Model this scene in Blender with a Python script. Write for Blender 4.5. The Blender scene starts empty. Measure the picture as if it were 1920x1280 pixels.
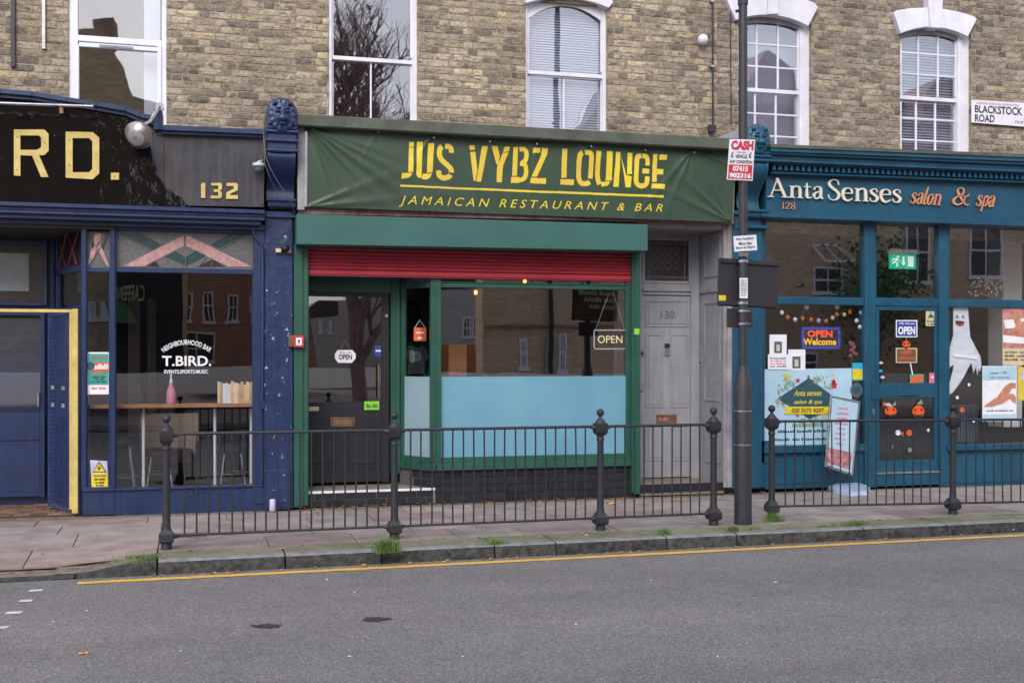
import bpy, bmesh, math, random
import numpy as np
from mathutils import Vector
R_ = random.Random(7)
sc = bpy.context.scene
COL = sc.collection
# ------------------------------------------------------------------ camera, sky, sun, exposure
F, CX, HY = 2140.0, 960.0, 668.0
TH = math.radians(14.92)
CAM = Vector((0.0, -12.25, 1.6))
cam = bpy.data.cameras.new('camera'); camo = bpy.data.objects.new('camera', cam); COL.objects.link(camo)
camo.location = CAM; camo.rotation_euler = (math.pi/2, 0, -TH)
cam.sensor_width = 36.0; cam.lens = 36.0*F/1920.0; cam.shift_y = (HY-640)/1920.0
cam.clip_end = 1500; cam.clip_start = 0.1
sc.camera = camo
W = bpy.data.worlds.new('World'); sc.world = W; W.use_nodes = True
SUN_EL, SUN_ROT = math.radians(36), math.radians(205)
def world():
    nt = W.node_tree; n = nt.nodes; n.clear()
    out = n.new('ShaderNodeOutputWorld'); bg = n.new('ShaderNodeBackground')
    sky = n.new('ShaderNodeTexSky'); sky.sky_type = 'NISHITA'; sky.sun_disc = False
    sky.sun_elevation = SUN_EL; sky.sun_rotation = SUN_ROT; sky.dust_density = 3.0; sky.air_density = 1.0
    tc = n.new('ShaderNodeTexCoord'); no = n.new('ShaderNodeTexNoise'); no.inputs['Scale'].default_value = 2.2
    no.inputs['Detail'].default_value = 6
    ra = n.new('ShaderNodeValToRGB'); ra.color_ramp.elements[0].position = .34; ra.color_ramp.elements[1].position = .62
    ra.color_ramp.elements[0].color = (.3,.3,.3,1); ra.color_ramp.elements[1].color = (.8,.8,.8,1)
    mx = n.new('ShaderNodeMix'); mx.data_type = 'RGBA'; mx.inputs['B'].default_value = (5.8, 5.8, 6.8, 1)
    L = nt.links.new
    L(tc.outputs['Generated'], no.inputs['Vector']); L(no.outputs['Fac'], ra.inputs[0]); L(ra.outputs[0], mx.inputs['Factor'])
    L(sky.outputs[0], mx.inputs['A']); L(mx.outputs['Result'], bg.inputs[0]); L(bg.outputs[0], out.inputs[0])
    bg.inputs[1].default_value = 0.14
world()
sun = bpy.data.lights.new('sun', 'SUN'); suno = bpy.data.objects.new('sun', sun); COL.objects.link(suno)
sun.energy = 1.3; sun.angle = math.radians(28); sun.color = (1, .96, .9)
sd = Vector((math.sin(SUN_ROT)*math.cos(SUN_EL), math.cos(SUN_ROT)*math.cos(SUN_EL), math.sin(SUN_EL)))
suno.rotation_euler = sd.to_track_quat('Z', 'Y').to_euler()
sc.view_settings.view_transform = 'Standard'; sc.view_settings.look = 'None'
sc.view_settings.gamma = 1.0; sc.view_settings.use_curve_mapping = False
sc.view_settings.exposure = 0.75

# ------------------------------------------------------------------ survey: photo pixel (1920x1280) -> point in the place
FW = Vector((math.sin(TH), math.cos(TH), 0)); RT = Vector((math.cos(TH), -math.sin(TH), 0)); UP = Vector((0,0,1))
def ray(px, py): return FW + RT*((px-CX)/F) + UP*((HY-py)/F)
def P(px, py, y):
    d = ray(px, py); return CAM + d*((y-CAM.y)/d.y)
def PG(px, py, z):
    d = ray(px, py); return CAM + d*((z-CAM.z)/d.z)
def X(px, y): return P(px, 600, y).x
def Z(px, py, y): return P(px, py, y).z

# ------------------------------------------------------------------ materials
def S(r, g, b, k=1.0):
    f = lambda c: ((c/255+.055)/1.055)**2.4 if c > 10 else c/255/12.92
    return (f(r)*k, f(g)*k, f(b)*k, 1)
def nt_of(name):
    m = bpy.data.materials.new(name); m.use_nodes = True; nt = m.node_tree
    return m, nt, nt.nodes['Principled BSDF'], nt.nodes.new, nt.links.new
def M(name, c, c2=None, scale=4, rough=.55, metal=0, bump=0, bscale=60, streak=0, chip=None, chipc=(.6,.58,.55,1), spec=.5, emit=None, es=1, rnd=0, dist=.004, coat=0):
    m, nt, b, new, L = nt_of(name)
    b.inputs['Roughness'].default_value = rough; b.inputs['Metallic'].default_value = metal
    b.inputs['Specular IOR Level'].default_value = spec; b.inputs['Coat Weight'].default_value = coat
    b.inputs['Coat Roughness'].default_value = .08
    b.inputs['Base Color'].default_value = c
    if emit:
        b.inputs['Emission Color'].default_value = emit; b.inputs['Emission Strength'].default_value = es
    if c2 is None: c2 = (c[0]*.72, c[1]*.72, c[2]*.72, 1)
    tc = new('ShaderNodeTexCoord'); n1 = new('ShaderNodeTexNoise'); n1.inputs['Scale'].default_value = scale; n1.inputs['Detail'].default_value = 8
    n1.inputs['Roughness'].default_value = .62
    L(tc.outputs['Object'], n1.inputs['Vector'])
    r1 = new('ShaderNodeValToRGB'); r1.color_ramp.elements[0].position = .36; r1.color_ramp.elements[1].position = .66
    L(n1.outputs['Fac'], r1.inputs[0]); mx = new('ShaderNodeMix'); mx.data_type = 'RGBA'
    L(r1.outputs[0], mx.inputs['Factor']); mx.inputs['A'].default_value = c; mx.inputs['B'].default_value = c2
    col = mx.outputs['Result']
    if streak:
        mp = new('ShaderNodeMapping'); mp.inputs['Scale'].default_value = (14, 14, .9); L(tc.outputs['Object'], mp.inputs[0])
        n2 = new('ShaderNodeTexNoise'); n2.inputs['Scale'].default_value = 1.6; n2.inputs['Detail'].default_value = 5; L(mp.outputs[0], n2.inputs['Vector'])
        r2 = new('ShaderNodeMapRange'); r2.inputs[1].default_value = .42; r2.inputs[2].default_value = .75; r2.inputs[3].default_value = 0; r2.inputs[4].default_value = streak
        L(n2.outputs['Fac'], r2.inputs[0]); m2 = new('ShaderNodeMix'); m2.data_type = 'RGBA'; L(r2.outputs[0], m2.inputs['Factor'])
        L(col, m2.inputs['A']); m2.inputs['B'].default_value = (.09, .08, .075, 1); col = m2.outputs['Result']
    if rnd:
        oi = new('ShaderNodeObjectInfo'); hs = new('ShaderNodeHueSaturation'); r3 = new('ShaderNodeMapRange')
        r3.inputs[3].default_value = 1-rnd; r3.inputs[4].default_value = 1+rnd; L(oi.outputs['Random'], r3.inputs[0]); L(r3.outputs[0], hs.inputs['Value'])
        L(col, hs.inputs['Color']); col = hs.outputs['Color']
    if chip:
        n4 = new('ShaderNodeTexNoise'); n4.inputs['Scale'].default_value = 9; n4.inputs['Detail'].default_value = 12; n4.inputs['Roughness'].default_value = .75
        L(tc.outputs['Object'], n4.inputs['Vector']); r4 = new('ShaderNodeMapRange'); r4.inputs[1].default_value = chip; r4.inputs[2].default_value = chip+.012
        L(n4.outputs['Fac'], r4.inputs[0]); m4 = new('ShaderNodeMix'); m4.data_type = 'RGBA'; L(r4.outputs[0], m4.inputs['Factor'])
        L(col, m4.inputs['A']); m4.inputs['B'].default_value = chipc; col = m4.outputs['Result']
    L(col, b.inputs['Base Color'])
    if bump:
        n5 = new('ShaderNodeTexNoise'); n5.inputs['Scale'].default_value = bscale; n5.inputs['Detail'].default_value = 5
        L(tc.outputs['Object'], n5.inputs['Vector']); bp = new('ShaderNodeBump'); bp.inputs['Strength'].default_value = bump; bp.inputs['Distance'].default_value = dist
        L(n5.outputs['Fac'], bp.inputs['Height']); L(bp.outputs[0], b.inputs['Normal'])
    return m
def glass(name, refl=.16, tint=(.94,.96,.96,1), wav=.25, wsc=1.6, film=None):
    m = bpy.data.materials.new(name); m.use_nodes = True; nt = m.node_tree; nt.nodes.clear(); new = nt.nodes.new; L = nt.links.new
    out = new('ShaderNodeOutputMaterial'); mx = new('ShaderNodeMixShader'); tr = new('ShaderNodeBsdfTransparent'); gl = new('ShaderNodeBsdfGlossy')
    tr.inputs[0].default_value = tint; gl.inputs['Roughness'].default_value = .012; gl.inputs[0].default_value = (1,1,1,1)
    lw = new('ShaderNodeLayerWeight'); lw.inputs[0].default_value = .12; mr = new('ShaderNodeMapRange')
    mr.inputs[3].default_value = refl; mr.inputs[4].default_value = .9; L(lw.outputs['Fresnel'], mr.inputs[0]); L(mr.outputs[0], mx.inputs[0])
    tc = new('ShaderNodeTexCoord'); no = new('ShaderNodeTexNoise'); no.inputs['Scale'].default_value = wsc; no.inputs['Detail'].default_value = 1.5
    L(tc.outputs['Object'], no.inputs['Vector']); bp = new('ShaderNodeBump'); bp.inputs['Strength'].default_value = wav; bp.inputs['Distance'].default_value = .004
    L(no.outputs['Fac'], bp.inputs['Height']); L(bp.outputs[0], gl.inputs['Normal'])
    L(tr.outputs[0], mx.inputs[1]); L(gl.outputs[0], mx.inputs[2]); L(mx.outputs[0], out.inputs[0])
    return m
def brickmat(name, cols, obj=True):
    m, nt, b, new, L = nt_of(name)
    b.inputs['Roughness'].default_value = .9; b.inputs['Specular IOR Level'].default_value = .2
    oi = new('ShaderNodeObjectInfo'); ge = new('ShaderNodeNewGeometry'); tc = new('ShaderNodeTexCoord')
    if obj: src = oi.outputs['Random']
    else: src = ge.outputs['Random Per Island']
    ra = new('ShaderNodeValToRGB'); ra.color_ramp.interpolation = 'CONSTANT'
    e = ra.color_ramp.elements
    while len(e) < len(cols): e.new(.5)
    for i, c in enumerate(cols): e[i].position = i/len(cols); e[i].color = c
    L(src, ra.inputs[0])
    no = new('ShaderNodeTexNoise'); no.inputs['Scale'].default_value = 38; no.inputs['Detail'].default_value = 8; no.inputs['Roughness'].default_value = .8
    n2 = new('ShaderNodeTexNoise'); n2.inputs['Scale'].default_value = 1.1; n2.inputs['Detail'].default_value = 4
    L(ge.outputs['Position'], no.inputs['Vector']); L(ge.outputs['Position'], n2.inputs['Vector'])
    mr = new('ShaderNodeMapRange'); mr.inputs[1].default_value = .3; mr.inputs[2].default_value = .7; mr.inputs[3].default_value = .42; mr.inputs[4].default_value = 1.95
    L(no.outputs['Fac'], mr.inputs[0]); m2 = new('ShaderNodeMapRange'); m2.inputs[1].default_value = .3; m2.inputs[2].default_value = .7; m2.inputs[3].default_value = .75; m2.inputs[4].default_value = 1.2
    L(n2.outputs['Fac'], m2.inputs[0]); mu = new('ShaderNodeMath'); mu.operation = 'MULTIPLY'; L(mr.outputs[0], mu.inputs[0]); L(m2.outputs[0], mu.inputs[1])
    hs = new('ShaderNodeHueSaturation'); hs.inputs['Saturation'].default_value = .74; L(ra.outputs[0], hs.inputs['Color']); L(mu.outputs[0], hs.inputs['Value'])
    n3 = new('ShaderNodeTexNoise'); n3.inputs['Scale'].default_value = 26; n3.inputs['Detail'].default_value = 10; n3.inputs['Roughness'].default_value = .8; L(ge.outputs['Position'], n3.inputs['Vector'])
    m5 = new('ShaderNodeMapRange'); m5.inputs[1].default_value = .53; m5.inputs[2].default_value = .6; m5.inputs[4].default_value = .5; L(n3.outputs['Fac'], m5.inputs[0])
    mm = new('ShaderNodeMix'); mm.data_type = 'RGBA'; L(m5.outputs[0], mm.inputs['Factor']); L(hs.outputs[0], mm.inputs['A']); mm.inputs['B'].default_value = S(172,158,140)
    mp4 = new('ShaderNodeMapping'); mp4.inputs['Scale'].default_value = (9, 9, 24); mp4.inputs['Location'].default_value = (3.1, 0, 7.7); L(ge.outputs['Position'], mp4.inputs[0])
    n4 = new('ShaderNodeTexNoise'); n4.inputs['Scale'].default_value = 1; n4.inputs['Detail'].default_value = 7; n4.inputs['Roughness'].default_value = .72; L(mp4.outputs[0], n4.inputs['Vector'])
    m6 = new('ShaderNodeMapRange'); m6.inputs[1].default_value = .52; m6.inputs[2].default_value = .62; m6.inputs[4].default_value = .75; L(n4.outputs['Fac'], m6.inputs[0])
    m7 = new('ShaderNodeMix'); m7.data_type = 'RGBA'; L(m6.outputs[0], m7.inputs['Factor']); L(mm.outputs['Result'], m7.inputs['A']); m7.inputs['B'].default_value = S(74,68,64)
    L(m7.outputs['Result'], b.inputs['Base Color'])
    bp = new('ShaderNodeBump'); bp.inputs['Strength'].default_value = 1.0; bp.inputs['Distance'].default_value = .01
    L(n4.outputs['Fac'], bp.inputs['Height']); L(bp.outputs[0], b.inputs['Normal'])
    return m
STOCK = [S(152,137,114), S(136,123,103), S(118,107,92), S(160,145,118), S(144,130,108), S(104,97,88), S(130,117,98), S(158,143,122), S(124,112,95), S(150,134,105), S(108,99,88), S(144,130,108), S(166,148,110), S(134,121,102)]
GREY = [S(138,127,112), S(124,114,101), S(104,98,90), S(148,136,117), S(132,121,106), S(100,95,89), S(120,110,97), S(142,131,116), S(110,103,93), S(136,123,101), S(94,89,84), S(128,118,105), S(150,136,108), S(122,112,100)]
MA = {}
def mats():
    a = MA
    a['brick'] = brickmat('stock_brick', STOCK); a['brickj'] = brickmat('stock_brick_far', STOCK, False)
    a['brick2'] = brickmat('grey_stock_brick', GREY); a['brick2j'] = brickmat('grey_stock_brick_far', GREY, False)
    a['mortar'] = M('mortar', S(166,152,130), S(128,116,98), 14, .95, bump=.8, bscale=90, spec=.1)
    a['navy'] = M('navy_gloss_paint', S(28,50,92), S(20,38,74), 3, .34, bump=.12, bscale=30, streak=.2)
    a['navychip'] = M('chipped_navy_paint', S(28,50,92), S(20,38,74), 3, .33, bump=.6, bscale=9, streak=.2, chip=.615, chipc=S(185,182,180), dist=.012)
    a['teal'] = M('teal_paint', S(18,82,106), S(14,66,92), 2.5, .38, bump=.08, bscale=30, streak=.12, chip=.72, chipc=S(120,130,130))
    a['green'] = M('green_shutter_paint', S(50,98,92), S(44,90,85), 2, .5, bump=.05, bscale=12, streak=.08)
    a['dgreen'] = M('green_frame_paint', S(36,86,72), S(30,74,62), 3, .4, bump=.06, bscale=30, streak=.15)
    a['red'] = M('red_shutter_paint', S(172,44,60), S(148,36,52), 2, .42, bump=.05, streak=.25)
    a['black'] = M('black_door_paint', S(34,35,42), S(26,27,33), 4, .42, bump=.05)
    a['greyp'] = M('grey_door_paint', S(152,153,160), S(136,137,146), 3, .45, bump=.08, bscale=25, streak=.22)
    a['greyw'] = M('pale_grey_paint', S(158,156,160), S(128,126,130), 5, .6, bump=.2, streak=.35)
    a['white'] = M('white_paint', S(222,222,232), S(205,205,216), 4, .45, bump=.06, streak=.1)
    a['upvc'] = M('white_plastic', S(222,226,238), S(206,210,228), 3, .3)
    a['lead'] = M('weathered_lead_coping', S(86,90,84), S(64,70,62), 6, .8, bump=.4, streak=.3)
    a['coping'] = M('mossy_cement_coping', S(88,94,84), S(66,74,64), 5, .85, bump=.4, bscale=50, streak=.35)
    a['iron'] = M('black_railing_paint', S(42,43,50), S(32,33,39), 12, .55, bump=.3, bscale=80, chip=.65, chipc=S(104,84,70))
    a['lamp'] = M('dark_grey_column_paint', S(50,49,57), S(40,39,47), 10, .5, bump=.35, bscale=120, streak=.1)
    a['gold'] = M('gold_paint', S(205,184,110), S(180,158,92), 8, .45, bump=.05)
    a['brass'] = M('old_brass', S(140,112,90), S(100,80,62), 9, .45, .4)
    a['chrome'] = M('dull_steel', S(190,192,198), S(150,152,158), 8, .3, .85)
    a['fasciablack'] = M('black_gloss_board', S(14,13,16), S(9,8,10), 1.5, .07, coat=.0, spec=.5, bump=1, bscale=2.6, dist=.02)
    a['fasciadull'] = M('smoke_stained_board', S(64,65,74), S(38,36,40), 2.6, .3, streak=.6, bump=.05)
    a['signblack'] = M('sign_back_grey', S(48,47,52), S(38,37,42), 3, .45)
    a['paper'] = M('white_paper', S(228,230,236), S(212,214,222), 8, .7)
    a['bluepaper'] = M('pale_blue_poster', S(172,205,222), S(158,190,210), 2, .35, bump=.2, bscale=4, dist=.01)
    a['pinkphoto'] = M('skin_tone_print', S(206,150,140), S(150,92,84), 9, .4)
    a['skin'] = M('skin_print', S(196,140,112), S(170,112,88), 14, .5)
    for k, c in dict(pr_red=(200,40,52), pr_yellow=(226,204,40), pr_black=(28,28,34), pr_orange=(224,96,44), pr_teal=(60,160,150), pr_dteal=(42,84,96), pr_green=(60,120,70), pr_sage=(132,158,128), pr_blue=(46,66,150), pr_cyan=(50,170,205), pr_lime=(138,214,50), pr_pink=(214,120,150), pr_exit=(18,148,118), pr_cream=(210,196,160), pr_grey=(84,98,112), pr_brown=(110,82,60), pr_lilac=(196,190,225), pr_gold=(214,196,60), pr_ban=(232,214,56)).items():
        a[k] = M(k.replace('pr_', '') + '_print', S(*c), S(*[int(x*.88) for x in c]), 10, .5)
    a['wood'] = M('oak_counter', S(176,124,84), S(146,98,66), 6, .5)
    a['book'] = M('book_spines', S(232,196,160), S(210,168,132), 12, .7, rnd=.35)
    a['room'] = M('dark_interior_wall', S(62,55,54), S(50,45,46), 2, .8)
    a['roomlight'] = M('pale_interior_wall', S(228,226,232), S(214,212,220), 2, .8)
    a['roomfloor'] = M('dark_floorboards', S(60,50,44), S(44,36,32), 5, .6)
    a['panelply'] = M('plywood_bench_front', S(184,160,142), S(160,138,122), 4, .7)
    a['darkfab'] = M('dark_upholstery', S(34,36,46), S(26,28,36), 6, .8)
    a['maroon'] = M('maroon_leather', S(96,50,56), S(74,38,44), 4, .4)
    a['curtain'] = M('net_curtain', S(170,178,205), S(150,158,188), 3, .9)
    a['blind'] = M('pale_blind', S(200,204,226), S(188,190,214), 2, .8)
    a['sg_grey'] = M('grey_textured_glass', S(104,104,108), S(84,84,90), 30, .25, bump=.4, bscale=160)
    a['sg_green'] = M('green_textured_glass', S(40,72,72), S(30,58,60), 30, .25, bump=.4, bscale=160)
    a['sg_pink'] = M('pink_textured_glass', S(186,148,148), S(158,116,114), 26, .3, bump=.4, bscale=160)
    a['sg_dark'] = M('smoked_glass', S(52,44,50), S(40,34,38), 22, .25, bump=.3, bscale=160)
    a['leadline'] = M('lead_came', S(120,120,124), None, 4, .5)
    a['filmblue'] = M('blue_window_film', S(112,160,180), S(98,150,174), 1.1, .22, streak=.06, bump=.1, bscale=3, coat=.5)
    a['filmgrey'] = M('faded_window_film', S(140,166,178), S(130,158,172), 1.5, .25, coat=.5)
    a['tile'] = M('black_glazed_tile', S(40,41,48), S(32,33,40), 8, .3, rnd=.25, bump=.1)
    a['grout'] = M('grey_grout', S(82,82,88), None, 8, .9)
    a['doorstone'] = M('worn_stone_step', S(136,128,116), S(104,96,86), 8, .8, bump=.3)
    a['slab'] = M('pavement_flag', S(152,143,139), S(126,117,114), 3.5, .9, bump=.6, bscale=120, rnd=.16, chip=.66, chipc=S(90,82,80), spec=.2)
    a['slabpink'] = M('pinkish_flag', S(152,137,133), S(126,112,109), 3.5, .9, bump=.6, bscale=120, rnd=.1, spec=.2)
    a['dirt'] = M('gritty_pavement_edge', S(132,122,110), S(98,89,79), 12, .95, bump=.6, bscale=80, spec=.1)
    a['kerb'] = M('granite_kerb', S(82,83,81), S(46,47,47), 18, .9, bump=1, bscale=45, rnd=.12, spec=.2, dist=.008)
    a['kerbtop'] = M('pale_kerb_arris', S(132,133,134), S(104,106,104), 7, .9, bump=.6, bscale=60)
    a['mosskerb'] = M('mossy_kerb_strip', S(130,126,112), S(98,106,76), 2.6, .95, bump=.6, bscale=70, rnd=.08, spec=.1)
    a['yellow'] = M('yellow_road_paint', S(222,176,74), S(196,152,68), 14, .8, bump=.4, bscale=150, chip=.66, chipc=S(110,105,100))
    a['whiteroad'] = M('white_road_paint', S(205,205,208), S(170,170,174), 14, .8, chip=.64, chipc=S(110,108,110))
    a['leafa'] = M('dry_leaf', S(186,128,78), S(140,88,52), 20, .8)
    a['leafb'] = M('yellow_leaf', S(224,168,60), S(200,140,50), 20, .7)
    a['grass'] = M('fresh_grass', S(98,132,58), S(74,104,46), 12, .7)
    a['banner'] = M('green_vinyl_banner', S(46,70,50), S(40,62,44), 2.2, .46, bump=.06, bscale=30, streak=.12)
    a['lettery'] = M('yellow_banner_print', S(226,204,52), S(206,176,62), 1.1, .4)
    a['bulb'] = M('lit_filament_bulb', S(255,190,90), emit=(1,.5,.12,1), es=1.6)
    a['ledred'] = M('red_led', S(240,70,40), emit=(1,.11,.04,1), es=.5)
    a['ledyel'] = M('amber_led', S(240,180,40), emit=(1,.55,.05,1), es=.35)
    a['ledblue'] = M('blue_led', S(60,80,240), emit=(.10,.16,1,1), es=.3)
    a['warmtube'] = M('warm_neon_tube', S(250,232,180), emit=(1,.84,.52,1), es=.35)
    a['exitlit'] = M('lit_exit_panel', S(20,160,125), emit=(.01,.32,.19,1), es=.7)
    a['exitwhite'] = M('lit_exit_symbol', S(230,240,236), emit=(.8,.9,.85,1), es=.5)
    a['orange'] = M('pumpkin_orange', S(228,100,36), S(206,80,30), 8, .5)
    a['ghost'] = M('thin_white_cloth', S(240,242,250), S(222,226,242), 3, .9, bump=.8, bscale=9, dist=.04)
    a['base'] = M('grey_blue_plastic', S(166,182,204), S(146,162,186), 5, .45, bump=.1)
    a['spotglass'] = M('brushed_lamp_shade', S(176,168,166), S(150,142,142), 5, .25, .75)
    a['bark'] = M('tree_bark', S(150,118,114), S(118,90,88), 8, .9)
    a['farbrick'] = brickwallmat('opposite_brick', S(206,176,146), S(182,152,124)); a['farred'] = brickwallmat('opposite_red_brick', S(170,122,102), S(142,100,84))
    a['tanbrick'] = brickwallmat('opposite_tan_brick', S(190,164,118), S(160,136,96))
    a['roofslate'] = M('roof_slate', S(72,62,62), S(54,48,50), 4, .8)
    a['render'] = M('pale_render', S(170,168,164), S(150,148,146), 3, .9)
    a['clear'] = glass('shop_glass', .085); a['clearr'] = glass('restaurant_glass', .15); a['clear3'] = glass('salon_lower_glass', .085, wav=.12); a['clear2'] = glass('salon_glass', .14, wav=.12)
    a['upglass'] = glass('sash_glass', .17, wav=.3, wsc=2.4); a['upglass2'] = glass('wavy_sash_glass', .19, wav=.45, wsc=2.0)
    a['dooglass'] = glass('door_glass', .13, wav=.15)
def brickwallmat(name, c1, c2):
    m, nt, b, new, L = nt_of(name)
    b.inputs['Roughness'].default_value = .9
    tc = new('ShaderNodeTexCoord'); mp = new('ShaderNodeMapping'); mp.inputs['Rotation'].default_value = (math.pi/2, 0, 0)
    L(tc.outputs['Object'], mp.inputs[0]); br = new('ShaderNodeTexBrick'); L(mp.outputs[0], br.inputs['Vector'])
    br.inputs['Color1'].default_value = c1; br.inputs['Color2'].default_value = c2; br.inputs['Mortar'].default_value = S(150,140,125)
    br.inputs['Scale'].default_value = 1; br.inputs['Brick Width'].default_value = .225; br.inputs['Row Height'].default_value = .075; br.inputs['Mortar Size'].default_value = .008
    L(br.outputs['Color'], b.inputs['Base Color']); return m
def asphalt():
    m, nt, b, new, L = nt_of('asphalt')
    b.inputs['Roughness'].default_value = .86; b.inputs['Specular IOR Level'].default_value = .35
    tc = new('ShaderNodeTexCoord')
    def noise(s, d=4, r=.6):
        n = new('ShaderNodeTexNoise'); n.inputs['Scale'].default_value = s; n.inputs['Detail'].default_value = d; n.inputs['Roughness'].default_value = r
        L(tc.outputs['Object'], n.inputs['Vector']); return n
    vo = new('ShaderNodeTexVoronoi'); vo.inputs['Scale'].default_value = 130; L(tc.outputs['Object'], vo.inputs['Vector'])
    sp = new('ShaderNodeSeparateColor'); L(vo.outputs['Color'], sp.inputs[0])
    ra = new('ShaderNodeValToRGB'); e = ra.color_ramp.elements
    e[0].color = S(80,78,79); e[1].color = S(158,154,154); e[1].position = 1
    x = e.new(.3); x.color = S(105,102,101); x = e.new(.75); x.color = S(117,114,112); x = e.new(.93); x.color = S(132,129,130)
    L(sp.outputs[0], ra.inputs[0])
    n1 = noise(.45, 7, .65); mpp = new('ShaderNodeMapping'); mpp.inputs['Scale'].default_value = (.35,1.6,1); L(tc.outputs['Object'], mpp.inputs[0]); L(mpp.outputs[0], n1.inputs['Vector']); n2 = noise(3, 6); mr = new('ShaderNodeMapRange'); mr.inputs[1].default_value = .3; mr.inputs[2].default_value = .7; mr.inputs[3].default_value = .84; mr.inputs[4].default_value = 1.3
    ad = new('ShaderNodeMath'); ad.operation = 'MULTIPLY_ADD'; L(n1.outputs['Fac'], ad.inputs[0]); ad.inputs[1].default_value = .65
    m3 = new('ShaderNodeMath'); m3.operation = 'MULTIPLY'; m3.inputs[1].default_value = .35; L(n2.outputs['Fac'], m3.inputs[0]); L(m3.outputs[0], ad.inputs[2]); L(ad.outputs[0], mr.inputs[0])
    hs = new('ShaderNodeHueSaturation'); L(ra.outputs[0], hs.inputs['Color']); L(mr.outputs[0], hs.inputs['Value'])
    L(hs.outputs[0], b.inputs['Base Color'])
    bp = new('ShaderNodeBump'); bp.inputs['Strength'].default_value = .9; bp.inputs['Distance'].default_value = .004; L(vo.outputs['Distance'], bp.inputs['Height']); L(bp.outputs[0], b.inputs['Normal'])
    return m
mats(); MA['asphalt'] = asphalt()

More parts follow.
